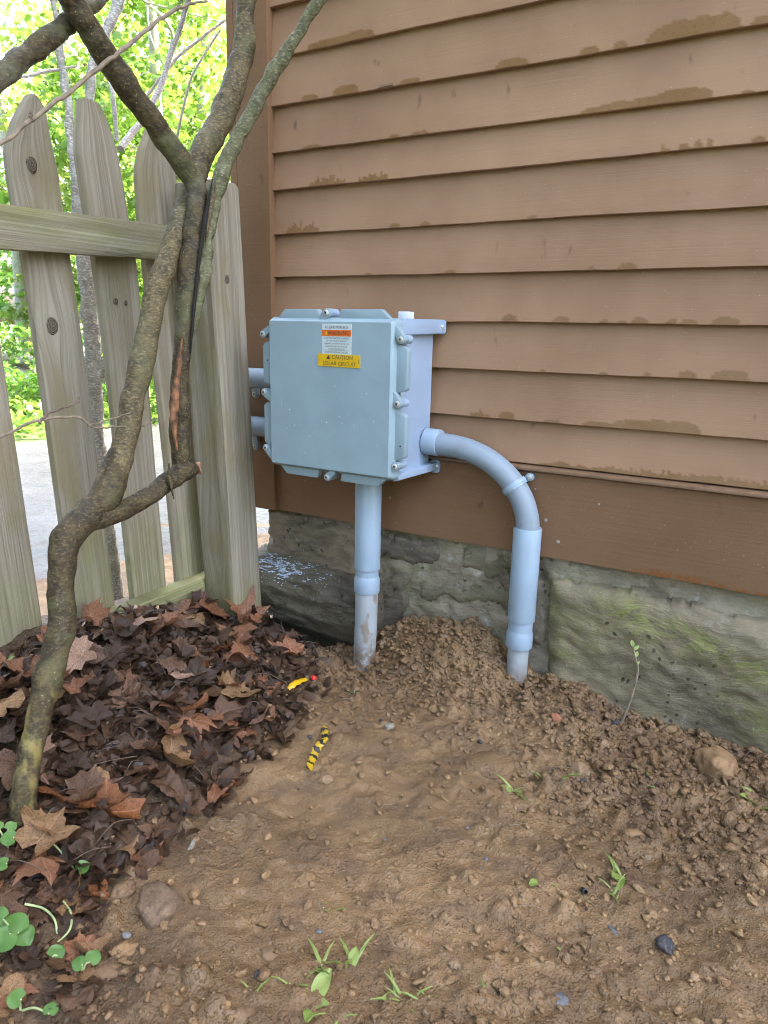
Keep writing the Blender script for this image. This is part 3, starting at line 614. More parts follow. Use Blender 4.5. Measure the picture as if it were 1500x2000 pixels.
stone(pxz([(518, 1000), (560, 1000), (690, 1045), (692, 1150), (600, 1132), (517, 1110)]), .028, M['stone_brown'], .03, seed=3, amp=.007)
stone(pxz([(812, 1132), (900, 1140), (1000, 1150), (1000, 1185), (910, 1190), (815, 1165)]), .018, M['stone_green'], .02, seed=4, amp=.004)
stone(pxz([(905, 1068), (1050, 1100), (1050, 1135), (960, 1128), (900, 1110)]), .020, M['stone_green'], .02, seed=5, amp=.005)
stone(pxz([(700, 1115), (780, 1130), (790, 1190), (760, 1235), (700, 1220)]), .020, M['stone_dark'], .025, seed=6, amp=.005)
stone(pxz([(820, 1205), (990, 1225), (1000, 1330), (820, 1300)]), .014, M['stone_green'], .03, seed=7, amp=.006)
stone([(.22, -.16), (.325, -.165), (.325, -.30), (.26, -.27)], .016, M['stone_dark'], .02, seed=17, amp=.005)
stone(pxz([(893, 1128), (925, 1130), (928, 1146), (890, 1143)]), .013, M['stone_brown'], .012, seed=9, amp=.002)
# the dark ledge stone that steps out at the left
lx = np.arange(-.41, -.035, .006); lt = np.linspace(0, 1, 54); X, T = np.meshgrid(lx, lt, indexing='ij')
prof = np.array([(.05, -.222), (.0, -.224), (-.045, -.232), (-.068, -.246), (-.078, -.275), (-.074, -.32), (-.055, -.36), (-.02, -.40), (.0, -.50)])
pl = np.linspace(0, 1, len(prof)); yy = np.interp(T, pl, prof[:, 0]); zz = np.interp(T, pl, prof[:, 1])
endf = np.sqrt(np.clip(1-np.clip((X+.085)/.045, 0, 1)**3, 0, 1))*np.sqrt(np.clip(1-np.clip((-.375-X)/.035, 0, 1)**2, 0, 1))
yy = .05+(yy-.05)*np.maximum(endf, .02)
rel = .007*fbm(X*10, T*6, 2., 4)+.004*fbm(X*14+T*8, T*45, 3., 4)+.003*fbm(X*50, T*30, 6., 3)
yy = yy-rel*.8; zz = zz+rel*.5-.03*(X+.38)-.012*(T < .5)*0
ledge = F_(link('stone', fast_mesh('stone', np.stack([X, yy, zz], -1).reshape(-1, 3), grid_faces(len(lx), len(lt))[:, ::-1]), None, M['stone_ledge']))
ledge['label'] = 'dark wet stone stepping out below the others, crusted with pale lichen on top'
# pale lichen flakes on its top
LV, LF = [], []
for k_ in range(2600):
    x = RNG.normal(-.27, .055); 
    if not -.40 < x < -.13: continue
    i = int((x-lx[0])/.006); j = int(np.clip(RNG.normal(15, 4), 4, 26)); s = RNG.uniform(.0008, .0026)
    if vnoise(x*60, j*.9) < -.05+.9*(x+.4)-.1 or RNG.random() < .5*(x+.4)/.2: continue
    c = np.array([X[i, j], yy[i, j], zz[i, j]])+RNG.uniform(-.003, .003, 3)*np.array([1, 1, 0]); q = RNG.uniform(-1, 1, (4, 3))*.35+np.array([[-1, -1, .1], [1, -1, 0], [1, 1, .4], [-1, 1, .2]]); o = len(LV)
    LV += list(c+q*s*np.array([1, .8, .6])+np.array([0, -.0015, .0025])); LF.append((o, o+1, o+2, o+3))
li = F_(mesh('lichen_crust', LV, LF, None, M['lichen'], False)); li['kind'] = 'stuff'
# ------------------------------------------------------------------ junction box
jb = empty('junction_box', (-.057, 0, .03), 'grey plastic electrical junction box with warning stickers on brown siding', 'junction box')
def J(o): return to_local(o, jb)
LX0, LX1, LZ0, LZ1, LY = -.1925, .0800, .0455, .3225, -.192       # front plate
def rrect(x0, x1, z0, z1, r, n=5):
    P = []
    for cx, cz, a0 in ((x1-r, z1-r, 0), (x0+r, z1-r, 90), (x0+r, z0+r, 180), (x1-r, z0+r, 270)):
        for k in range(n+1):
            a = math.radians(a0+90*k/n); P.append((cx+r*math.cos(a), cz+r*math.sin(a)))
    return P
def loft(name, rings, parent, mat, deg=30):
    n = len(rings[0][1]); V = []; F = []
    for y, P in rings: V += [(a, y, b) for a, b in P]
    for i in range(len(rings)-1):
        for k in range(n): F.append((i*n+k, i*n+(k+1) % n, (i+1)*n+(k+1) % n, (i+1)*n+k))
    F.append(tuple(range(n))); F.append(tuple(range(len(rings)*n-1, (len(rings)-1)*n-1, -1)))
    o = mesh(name, V, F, parent, mat); bm = bmesh.new(); bm.from_mesh(o.data); bmesh.ops.recalc_face_normals(bm, faces=bm.faces); bm.to_mesh(o.data); bm.free(); return flat_angle(o, deg)
J(loft('box_body', [(-.166, rrect(-.186, .0735, .036, .318, .008)), (-.013, rrect(-.182, .0700, .040, .312, .008))], None, M['box']))
lid = J(loft('lid', [(LY+.0012, rrect(LX0+.0008, LX1-.0008, LZ0+.0008, LZ1-.0008, .004)), (LY, rrect(LX0+.002, LX1-.002, LZ0+.002, LZ1-.002, .003)), (LY, rrect(LX0+.002, LX1-.002, LZ0+.002, LZ1-.002, .003)),
    ][::-1]+[(LY+.002, rrect(LX0, LX1, LZ0, LZ1, .005)), (-.176, rrect(LX0-.006, LX1+.006, LZ0-.006, LZ1+.006, .009)), (-.164, rrect(LX0-.006, LX1+.006, LZ0-.006, LZ1+.006, .009))], None, M['lid']))
def lid_part(o): o.parent = lid; return o
def flange(name, poly):
    return lid_part(prism(name, poly, -.1800, -.1655, None, M['lid'], 'y', .0022, 2))
e = .0255
# top: two pieces with sloping outer ends and a gap for the screw
flange('rim_flange', [(LX0+.012, LZ1+.003), (LX0+.030, LZ1+.0205), (-.088, LZ1+.0205), (-.085, LZ1+.018), (-.081, LZ1+.003)])
flange('rim_flange', [(-.040, LZ1+.003), (-.036, LZ1+.018), (-.033, LZ1+.0205), (LX1-.030, LZ1+.0205), (LX1-.010, LZ1+.003)])
flange('rim_flange', [(LX0+.012, LZ0-.003), (-.083, LZ0-.003), (-.088, LZ0-.0205), (LX0+.030, LZ0-.0205)])
flange('rim_flange', [(-.030, LZ0-.003), (LX1-.010, LZ0-.003), (LX1-.030, LZ0-.0205), (-.034, LZ0-.0205)])
for sgn, xe in ((1, LX1), (-1, LX0)):
    for z0, z1 in ((.203, .280), (.082, .163)):
        P = [(xe+sgn*.003, z0-.004), (xe+sgn*(e-.004), z0), (xe+sgn*e, z0+.004), (xe+sgn*e, z1-.006), (xe+sgn*(e-.005), z1), (xe+sgn*.003, z1+.004)]
        flange('rim_flange', P if sgn > 0 else P[::-1])
def hole(x, z): lid_part(lathe('pilot_hole', [(0, .0016), (.0006, .0016)], (x, -.1801, z), (0, -1, 0), None, M['slot'], 10))
hole(LX0-.014, .246); hole(LX1+.016, .105)
def capsule(x0, z0, x1, z1, r0, r1, n=8):
    a = math.atan2(z1-z0, x1-x0); P = []
    for k in range(n+1): t = a+math.pi/2+math.pi*k/n; P.append((x0+r0*math.cos(t), z0+r0*math.sin(t)))
    for k in range(n+1): t = a-math.pi/2+math.pi*k/n; P.append((x1+r1*math.cos(t), z1+r1*math.sin(t)))
    return P
def lug_screw(x0, z0, x1, z1):
    """arm from the lid's edge to a round lug with a cross-head screw"""
    lg = lid_part(prism('lug', capsule(x0, z0, x1, z1, .0056, .0076), -.1860, -.170, None, M['lid'], 'y', .0012, 2))
    J(lathe('boss', [(0, .0078), (.018, .0074)], (x1, -.171, z1), (0, 1, 0), None, M['box'], 24))
    J(screw((x1, -.186, z1), .0053))
def screw(c, r=.0058, ax=(0, -1, 0), cross=True):
    V, F = [], []
    o = lathe('screw', [(-.001, r), (.0012, r), (.0024, r*.86), (.003, r*.45)], c, ax, None, M['screw'], 20)
    if cross:
        for a in (.5, .5+math.pi/2):
            dx, dz = math.cos(a)*r*.52, math.sin(a)*r*.52; nx, nz_ = -math.sin(a)*.0009, math.cos(a)*.0009; y = c[1]-.00315
            s_ = len(V); V += [(c[0]-dx+nx, y, c[2]-dz+nz_), (c[0]+dx+nx, y, c[2]+dz+nz_), (c[0]+dx-nx, y, c[2]+dz-nz_), (c[0]-dx-nx, y, c[2]-dz-nz_)]; F.append((s_, s_+1, s_+2, s_+3))
            y2 = .0006 if a > 1 else 0
            for q in V[s_:]: pass
        bm = bmesh.new(); bm.from_mesh(o.data); me2 = bpy.data.meshes.new('slot'); 
        V = [(v[0], v[1]-(.0002 if i >= 4 else 0), v[2]) for i, v in enumerate(V)]
        me2.from_pydata(V, [], F); bm2 = bmesh.new(); bm2.from_mesh(me2); n0 = len(bm.faces); bm.from_mesh(me2)
        bm.faces.ensure_lookup_table()
        for f in bm.faces[n0:]: f.material_index = 1
        bm.to_mesh(o.data); bm.free(); bm2.free(); o.data.materials.append(M['slot'])
    return o
lug_screw(LX1+.002, .310, LX1+.0145, .2925); lug_screw(LX1+.002, .196, LX1+.0105, .181); lug_screw(LX1+.001, .062, LX1+.009, .068)
lug_screw(LX0-.001, .308, LX0-.0195, .296); lug_screw(LX0-.001, .170, LX0-.0195, .184); lug_screw(LX0-.001, .055, LX0-.0175, .0735)
lug_screw(-.074, LZ1+.003, -.0625, LZ1+.0140); lug_screw(-.048, LZ0-.004, -.0605, LZ0-.0150)
# mounting arms along the right side with bolts at the wall
for nm, z0, z1, w0, w1 in (('upper', .296, .328, .302, .330), ('lower', .034, .050, .032, .050)):
    V = [(.0725, -.164, z0), (.098, -.164, z0+.004), (.098, -.164, z1), (.0725, -.164, z1-.0), (.0700, -.004, w0), (.0950, -.004, w0+.002), (.0950, -.004, w1), (.0700, -.004, w1)]
    F = [(0, 1, 2, 3), (7, 6, 5, 4), (0, 4, 5, 1), (1, 5, 6, 2), (2, 6, 7, 3), (3, 7, 4, 0)]
    V = [(x if x < .08 else x-(.008 if y > -.1 else .012), y, z) for x, y, z in V]
    o = mesh('mounting_arm', V, F, None, M['box'], False); bm = bmesh.new(); bm.from_mesh(o.data); bmesh.ops.recalc_face_normals(bm, faces=bm.faces); bm.to_mesh(o.data); bm.free(); J(bevel_obj(o, .002))
    zc = (w0+w1)/2
    J(prism('mounting_ear', rrect(.072, .0925, zc-.0135, zc+.0135, .006), -.0075, -.0015, None, M['box'], 'y', .001))
    J(lathe('washer', [(0, .0078), (.0014, .0078)], (.0835, -.0076, zc), (0, -1, 0), None, M['steel'], 20))
    J(lathe('bolt', [(0, .0056), (.0042, .0056), (.0046, .004)], (.0835, -.0088, zc), (0, -1, 0), None, M['steel'], 6))
J(box('white_plug', (.040, -.10, .3185), (.060, -.075, .342), None, M['cap_white'], .001))
J(box('corner_step', (.0735, -.1640, .280), (.0860, -.140, .2955), None, M['box'], .0015))
# stickers, slightly crooked
def text(body, size, x, z, y, mat, parent, align='CENTER', sx=1., rot=0.):
    cu = bpy.data.curves.new('lettering', 'FONT'); cu.body = body; cu.size = size; cu.align_x = align; cu.align_y = 'CENTER'; cu.resolution_u = 3
    t = bpy.data.objects.new('lettering', cu); COL.objects.link(t); bpy.context.view_layer.update()
    me = bpy.data.meshes.new_from_object(t.evaluated_get(bpy.context.evaluated_depsgraph_get())); COL.objects.unlink(t); bpy.data.objects.remove(t)
    me.materials.clear(); me.name = 'lettering'
    o = link('lettering', me, None, mat, False)
    for v in me.vertices:
        a, b = v.co.x*sx, v.co.y; v.co = (x+a*math.cos(rot)-b*math.sin(rot), y, z+a*math.sin(rot)+b*math.cos(rot))
    return o
def px_front(u, v): p = at_y(u, v, LY); return p[0], p[2]
wx0, wz1 = px_front(629.5, 632); wx1, wz1b = px_front(687, 632); wx0b, wz0 = px_front(630, 691)
yl = LY-.0006
def L_sub(o, par): o.parent = par; return o
wl = J(prism('warning_label', rrect(wx0, wx1, wz0, wz1, .0015, 3), yl, LY-.00005, None, M['white'])); wc = (wx0+wx1)/2; wh = wz1-wz0
oz1, oz0 = wz1-wh*.20, wz1-wh*.405
L_sub(prism('orange_band', [(wx0+.0002, oz0), (wx1-.0002, oz0), (wx1-.0002, oz1), (wx0+.0002, oz1)], yl-.0003, yl-.0001, None, M['orange']), wl)
yt = yl-.0005
L_sub(text('AC JUNCTION BOX', .0062, wc, wz1-wh*.115, yt, M['ink'], wl, sx=.92), wl)
L_sub(text('WARNING', .0112, wc+.0045, (oz0+oz1)/2, yt, M['ink'], wl, sx=.88), wl)
for k, (ln, sz) in enumerate((('ELECTRIC SHOCK HAZARD', .0047), ('DO NOT TOUCH TERMINALS', .0036), ('TERMINALS ON BOTH THE LINE AND', .0034), ('LOAD SIDES MAY BE ENERGIZED', .0034), ('IN THE OPEN POSITION', .0034))):
    L_sub(text(ln, sz, wc, wz1-wh*(.475+.089*k), yt, M['ink'], wl, sx=.96), wl)
L_sub(prism('rule_line', [(wx0+.003, wz1-wh*.872), (wx1-.003, wz1-wh*.872), (wx1-.003, wz1-wh*.866), (wx0+.003, wz1-wh*.866)], yt-.0001, yt, None, M['ink']), wl)
L_sub(text('CAUTION SOLAR CIRCUIT', .0043, wc, wz1-wh*.935, yt, M['ink'], wl, sx=1.), wl)
def tri(x, z, s, y, mat, name='warning_triangle'): return prism(name, [(x-s, z-s*.8), (x+s, z-s*.8), (x, z+s)], y-.0002, y, None, mat)
L_sub(tri(wx0+.0095, (oz0+oz1)/2, .0036, yt, M['yellow']), wl)
yx0, yz1 = px_front(622, 690); yx1, _ = px_front(704, 690); _, yz0 = px_front(622, 714)
cl = J(prism('caution_label', [(a, b-(a-yx0)*.012) for a, b in rrect(yx0, yx1, yz0, yz1, .002, 3)], yl-.0010, LY-.00008, None, M['yellow'])); yc = (yx0+yx1)/2; ymid = (yz0+yz1)/2-.0005
yt = yl-.0012
L_sub(text('CAUTION', .0104, yc+.008, ymid+.0055, yt, M['ink'], cl, sx=.98, rot=-.012), cl); L_sub(text('SOLAR CIRCUIT', .0104, yc+.001, ymid-.0058, yt, M['ink'], cl, sx=.98, rot=-.012), cl)
L_sub(tri(yc-.0225, ymid+.0058, .0042, yt, M['ink']), cl)
for x_ in (yx0+.0025, yx1-.0028): L_sub(prism('edge_mark', [(x_, ymid-.004), (x_+.0005, ymid-.004), (x_+.0005, ymid+.004), (x_, ymid+.004)], yt-.0002, yt, None, M['ink']), cl)
# rain drops on the lid
pts, rad = [], []
for k in range(95):
    u, v = (RNG.normal(640, 70), RNG.normal(830, 45)) if k < 95 else (RNG.uniform(535, 765), RNG.uniform(640, 925))
    x, z = px_front(u, v)
    if LX0+.006 < x < LX1-.006 and LZ0+.006 < z < LZ1-.006 and not (wx0-.03 < x < wx1+.03 and z > yz0-.004): pts.append((x, LY, z)); rad.append(.0004+.0011*RNG.random()**3)
V, F = scatter_lumps(pts, rad, I1, 9, 1.); 
dr = J(link('rain_drops', fast_mesh('rain_drops', V, F), None, M['drop'])); dr['kind'] = 'stuff'

# ------------------------------------------------------------------ conduits
def ring_prof(*a): return list(a)
ry = -.092
c1 = empty('conduit', (-.0235, ry, -.40), 'straight grey conduit rising from the soil into the underside of the box', 'conduit', 'grey conduits')
def C1(o): return to_local(o, c1)
xr = -.0235
C1(lathe('sleeve', [(.0, .0268), (.242, .0268), (.2435, .026)], (xr, ry, -.1725), (0, 0, 1), None, M['pvc']))
C1(lathe('neck', [(0, .0240), (.03, .0240)], (xr-.0003, ry, -.195), (0, 0, 1), None, M['pvc']))
C1(lathe('coupling', [(0, .0262), (.002, .0268), (.028, .0268), (.036, .0238)], (xr-.0003, ry, -.224), (0, 0, 1), None, M['pvc']))
C1(tube('lower_pipe', [(xr-.0003, ry, -.20), (xr-.001, ry, -.29), (xr-.006, ry-.002, -.46)], .0238, None, M['pvc_old'], 40))
py_ = -.033; c2 = empty('conduit', (.295, py_, -.40), 'grey conduit bending from the side of the box down into the soil', 'conduit', 'grey conduits')
def C2(o): return to_local(o, c2)
zc = .0935; xv = .2955; R_ = .150
C2(lathe('adapter', [(0, .0245), (.001, .0262), (.030, .0266), (.0315, .0258)], (.0725, py_, zc+.002), (1, 0, -.05), None, M['pvc']))
pth = [(.074, py_, zc+.001), (.10, py_, zc-.0005), (.118, py_, zc-.002)]
for k in range(1, 19):
    a = math.pi/2*k/18; pth.append((.118+(xv-.118)*math.sin(a), py_, zc-.002-(R_)*(1-math.cos(a))))
pth += [(xv, py_, -.075), (xv-.0005, py_, -.10)]
C2(tube('elbow', pth, .0222, None, M['pvc_dark'], 40))
C2(lathe('sleeve', [(.0, .0262), (.001, .0266), (.185, .0266), (.1865, .0258), (.1866, .0225)], (xv-.0005, py_, -.2355), (0, 0, 1), None, M['pvc']))
C2(lathe('neck', [(0, .0236), (.03, .0236)], (xv-.001, py_, -.262), (0, 0, 1), None, M['pvc']))
C2(lathe('coupling', [(0, .0255), (.0015, .0261), (.027, .0261), (.036, .0235)], (xv-.0015, py_, -.292), (0, 0, 1), None, M['pvc']))
C2(tube('lower_pipe', [(xv-.0015, py_, -.27), (xv-.002, py_, -.33), (xv-.003, py_-.001, -.46)], .0205, None, M['pvc_old'], 40))
# strap holding the bend to the siding
st = empty('pipe_strap', (.282, 0, .042), 'grey plastic pipe strap with one bolt holding the conduit bend to the siding', 'pipe strap')
k_ = 11; a = math.pi/2*k_/18; ctr = np.array([.118+(xv-.118)*math.sin(a), py_, zc-.002-R_*(1-math.cos(a))]); tan = np.array([(xv-.118)*math.cos(a), 0, -R_*math.sin(a)]); tan /= np.linalg.norm(tan); nrm = np.array([-tan[2], 0, tan[0]])
if nrm[0] < 0: nrm = -nrm
V = []; n = 22; W2 = .0062
sec = [(-W2, .0228), (-W2, .0252), (-W2*.45, .0252), (-W2*.35, .0262), (W2*.35, .0262), (W2*.45, .0252), (W2, .0252), (W2, .0228)]
for k in range(n):
    t = math.pi*1.08*k/(n-1)-.04*math.pi
    for s_, r in sec: V.append(ctr+tan*s_+r*(math.cos(t)*nrm+math.sin(t)*np.array([0, -1, 0])))
m_ = len(sec); F = [(i*m_+j, i*m_+(j+1) % m_, (i+1)*m_+(j+1) % m_, (i+1)*m_+j) for i in range(n-1) for j in range(m_)]+[tuple(range(m_)), tuple(range(n*m_-1, (n-1)*m_-1, -1))]
to_local(flat_angle(mesh('strap_band', V, F, None, M['pvc']), 40), st)
pe = at_y(1036, 931, -.006); p0 = ctr+nrm*.019; V = []
poly = capsule(p0[0], p0[2], pe[0], pe[2], W2*.95, W2*1.25); to_local(prism('strap_foot', poly, -.012, -.002, None, M['pvc'], 'y', .001), st)
to_local(screw((pe[0], -.0125, pe[2]), .0052, cross=False), st)
# two conduits leaving the left of the box
for k, (z, lab) in enumerate(((.199, 'upper grey conduit stub leaving the left side of the box behind the fence post'), (.092, 'lower grey conduit stub leaving the left side of the box behind the fence post'))):
    c = empty('conduit', (-.30, -.055, z), lab, 'conduit', 'grey conduits'); yy_ = -.052
    P = [(-.180, yy_, z)]+[(-.30, yy_, z)]+[(-.30-.052*math.sin(a), yy_+.0, z-.052*(1-math.cos(a))) for a in np.linspace(.2, math.pi/2*.75, 8)]
    P = [(-.180, yy_, z), (-.27, yy_, z), (-.35, yy_, z)]+[(-.35-.10*math.sin(a), yy_+.10*(1-math.cos(a)), z-.012*(1-math.cos(a))) for a in np.linspace(.15, math.pi/2*.9, 9)]
    to_local(tube('bent_pipe', P, .0222, None, M['pvc_dark'], 32), c)
    u, v = ((503, 769), (504, 871))[k]; p = at_y(u, v, -.012)
    s2 = empty('pipe_strap', (p[0], 0, p[2]), ('grey pipe strap with a screw under the upper left conduit', 'grey pipe strap with a screw under the lower left conduit')[k], 'pipe strap')
    to_local(prism('strap_foot', capsule(p[0]-.002, p[2]+.02, p[0], p[2], .008, .0085), -.022, .0, None, M['pvc_dark'], 'y', .001), s2); to_local(screw((p[0], -.0225, p[2]), .005), s2)

# ------------------------------------------------------------------ picket fence
FX = -.30; LEAN = -.045                                           # post face; everything leans a little towards the camera
fence = empty('picket_fence', (-.40, -.45, -.39), 'weathered grey picket fence with pointed boards beside the house', 'fence')
def lean(z): return LEAN*z
def fence_board(name, lf, rf, z0, zt, x_front, thick, mat, knots=(), nu=18, seed=0, low0=-.25, low1=.15, warp=0.0, tip=None):
    """upright board; lf/rf give its edges (y) at a height z; tip(s) lowers the top along its width"""
    H = zt-z0; nv = max(8, int(H/.0045)); s = np.linspace(0, 1, nu)
    V, G, A, Lo = [], [], [], []
    S_, T_ = np.meshgrid(s, np.linspace(0, 1, nv), indexing='ij')
    top = np.array([tip(x) if tip else 0. for x in s])
    Z = z0+T_*(H-top[:, None]); Yl, Yr = lf(Z), rf(Z); Y = Yl+(Yr-Yl)*S_
    lat = (S_-.5)*.088
    g = lat.copy()
    for (ks, kz, r) in knots:
        dl, dz = lat-(ks-.5)*.088, Z-kz; rr = np.sqrt(dl**2+(dz*.45)**2)
        g = g-dl*np.exp(-(rr/(r*1.6))**2)*.85
    edge = np.minimum(S_, 1-S_)
    relf = .0007*fbm(g*330, Z*5, seed, 3)+.0016*fbm(S_*1.5, Z*4, seed+3., 2)
    X = x_front+relf-.0035*np.clip(1-edge/.035, 0, 1)**2+warp*(S_-.5)*.01*np.sin(Z*3)
    front = np.stack([X, Y, Z], -1).reshape(-1, 3); n = len(front)
    backp = front.copy(); backp[:, 0] = x_front-thick
    V = np.concatenate([front, backp]); Fq = [grid_faces(nu, nv), grid_faces(nu, nv, n)[:, ::-1]]
    idx = np.arange(nu*nv).reshape(nu, nv)
    for lp, fl in ((idx[0, :], 0), (idx[-1, :], 1), (idx[:, 0], 1), (idx[:, -1], 0)):
        q = np.stack([lp[:-1], lp[1:], lp[1:]+n, lp[:-1]+n], -1); Fq.append(q[:, ::-1] if fl else q)
    me = fast_mesh(name, V, np.concatenate(Fq))
    gg = np.concatenate([g.reshape(-1), g.reshape(-1)+.006]); attr(me, 'grain', gg+seed*1.37)
    attr(me, 'along', np.concatenate([Z.reshape(-1)]*2)); attr(me, 'low', np.concatenate([np.clip(1-(Z.reshape(-1)-low0)/(low1-low0), 0, 1)]*2))
    o = link(name, me, None, mat); me.set_sharp_from_angle(angle=math.radians(50)); to_local(o, fence)
    for (ks, kz, r) in knots:
        y = float(lf(np.array(kz))+(rf(np.array(kz))-lf(np.array(kz)))*ks); kn = empty_knot(r); kn.parent = o; kn.location = (x_front+.0012, y, kz)
    return o
def empty_knot(r):
    n = 26; V = [(0.0009, 0, 0)]; F = []
    for q in (.5, .86, 1.):
        for k in range(n):
            a = 2*math.pi*k/n; w = 1+.035*math.sin(3*a+r*900)+.02*math.sin(7*a); V.append((.0009 if q < .9 else -.001, math.cos(a)*r*.74*q*w, math.sin(a)*r*q*w))
    for k in range(n):
        F.append((0, 1+k, 1+(k+1) % n))
        for i in (0, 1): F.append((1+i*n+k, 1+(i+1)*n+k, 1+(i+1)*n+(k+1) % n, 1+i*n+(k+1) % n))
    return mesh('knot', V, F, None, M['knot'])
XP = -.428
def pk(u, v): p = at_x(u, v, XP); return p[1], p[2]
def lerpf(*pz):
    zz = [p[1] for p in pz]; yy = [p[0] for p in pz]; o = np.argsort(zz); zz = np.array(zz)[o]; yy = np.array(yy)[o]
    def f(z):
        z = np.asarray(z, float); r = np.interp(z, zz, yy)
        r = r+np.where(z < zz[0], (z-zz[0])*(yy[1]-yy[0])/(zz[1]-zz[0]), 0); return r
    return f
def kpos(u, v, lf, rf):
    y, z = pk(u, v); a, b = float(lf(z)), float(rf(z)); return ((y-a)/(b-a), z)
PICK = [
 dict(l=[(62, 182), (34, 232), (22, 275), (20, 300), (24, 340), (55, 520), (100, 830), (148, 1190)], r=[(66, 180), (90, 215), (100, 270), (116, 340), (126, 420), (148, 560), (186, 850), (226, 1165)], top=(64, 178), bot=(190, 1215), k=[((62, 322), .013), ((102, 637), .0155)], seed=1, ragged=.02),
 dict(l=[(162, 196), (157, 260), (157, 300), (175, 420), (192, 520), (215, 700), (262, 1150)], r=[(192, 198), (210, 235), (228, 290), (243, 370), (252, 430), (268, 520), (293, 780), (327, 1130)], top=(178, 194), bot=(300, 1190), k=[((226, 588), .006), ((245, 592), .005)], seed=2, ragged=.0),
 dict(l=[(296, 252), (281, 290), (274, 330), (278, 420), (300, 620), (330, 900), (352, 1140)], r=[(318, 254), (336, 305), (348, 365), (358, 440), (362, 600), (385, 900), (404, 1115)], top=(306, 247), bot=(385, 1165), k=[], seed=3, ragged=.0),
]
for d in PICK:
    lf, rf = lerpf(*[pk(*p) for p in d['l']]), lerpf(*[pk(*p) for p in d['r']]); zt, zb = pk(*d['top'])[1], pk(*d['bot'])[1]
    ks = []
    for (u, v), r in d['k']: q = kpos(u, v, lf, rf); ks.append((q[0], q[1], r))
    rg_ = d['ragged']; sd_ = d['seed']
    fence_board('picket', lf, rf, zb-.03, zt, XP, .019, M['wood'], ks, 22, sd_, tip=(lambda x, a=rg_, b=sd_: (abs(x-.45)**1.3*.012+a*.35*abs(float(vnoise(x*7., b))) if a else .006*abs(x-.4))), warp=.4)
# pickets beyond the left edge, continuing the same row
lf0 = lambda z: -.667+LEAN*.55*np.asarray(z)-.003; rf0 = lerpf(pk(0, 530), pk(85, 1190))
def tapered(yc, w, zt):
    def edge_(sg):
        def f(z):
            z = np.asarray(z, float); t = np.clip((z-(zt-.15))/.15, 0, 1); return yc+LEAN*z+sg*w/2*np.sqrt(np.clip(1-t**2*.86, 0, 1))
        return f
    return edge_(-1), edge_(1)
c0 = tapered(-.62, .09, .64)
fence_board('picket', c0[0], lambda z: np.minimum(rf0(z), c0[1](z)+.004), -.24, .64, XP, .019, M['wood'], [(.5, .1, .006)], 18, 5)
for k in range(1, 8):
    a_, b_ = tapered(-.62-.131*k, .088, .64+.01*math.sin(k*2.2)); fence_board('picket', a_, b_, -.26, .64+.01*math.sin(k*2.2), XP, .019, M['wood'], [], 10, 6+k)
# rails (along y) and post
def rail(z0a, z1a, z0b, z1b, ya, yb, x0, x1, mat, seed):
    n = 240; m = 9; ys = np.linspace(ya, yb, n); V, G, A = [], [], []
    t = np.linspace(0, 1, m); zA = z0a+(z1a-z0a)*t; zB = z0b+(z1b-z0b)*t
    f = (ys-ya)/(yb-ya); Z = zA[None]*(1-f[:, None])+zB[None]*f[:, None]; Yg = np.repeat(ys[:, None], m, 1)
    fr = np.stack([x1+.0012*fbm(Yg*4, Z*200, seed, 3)-.003*(np.abs(t-.5) > .49)[None], Yg, Z], -1).reshape(-1, 3); bk = fr.copy(); bk[:, 0] = x0; k = len(fr)
    idx = np.arange(n*m).reshape(n, m); Fq = [grid_faces(n, m), grid_faces(n, m, k)[:, ::-1]]
    for lp, fl in ((idx[:, 0], 1), (idx[:, -1], 0), (idx[0, :], 0), (idx[-1, :], 1)):
        q = np.stack([lp[:-1], lp[1:], lp[1:]+k, lp[:-1]+k], -1); Fq.append(q[:, ::-1] if fl else q)
    me = fast_mesh('rail', np.concatenate([fr, bk]), np.concatenate(Fq)); 
    attr(me, 'grain', np.concatenate([(Z).reshape(-1)]*2)+seed); attr(me, 'along', np.concatenate([Yg.reshape(-1)]*2)); attr(me, 'low', np.full(2*k, .55 if z0a > 0 else .95))
    o = link('rail', me, None, mat); me.set_sharp_from_angle(angle=math.radians(40)); return to_local(o, fence)
def rz(u, v, x=-.39): p = at_x(u, v, x); return p[1], p[2]
a0, a1, b0, b1 = rz(0, 485), rz(0, 397), rz(300, 505), rz(308, 437)
def ext(p, q, y): t = (y-p[0])/(q[0]-p[0]); return p[1]+(q[1]-p[1])*t
ya, yb = -1.6, -.12
rail(ext(a0, b0, ya), ext(a1, b1, ya), ext(a0, b0, yb), ext(a1, b1, yb), ya, yb, -.4275, -.39, M['wood_rail'], 1.)
a0, a1, b0, b1 = rz(205, 1240), rz(205, 1208), rz(405, 1168), rz(405, 1127)
rail(ext(a0, b0, ya)-.01, ext(a1, b1, ya), ext(a0, b0, yb)-.01, ext(a1, b1, yb), ya, yb, -.4275, -.388, M['wood_rail'], 2.)
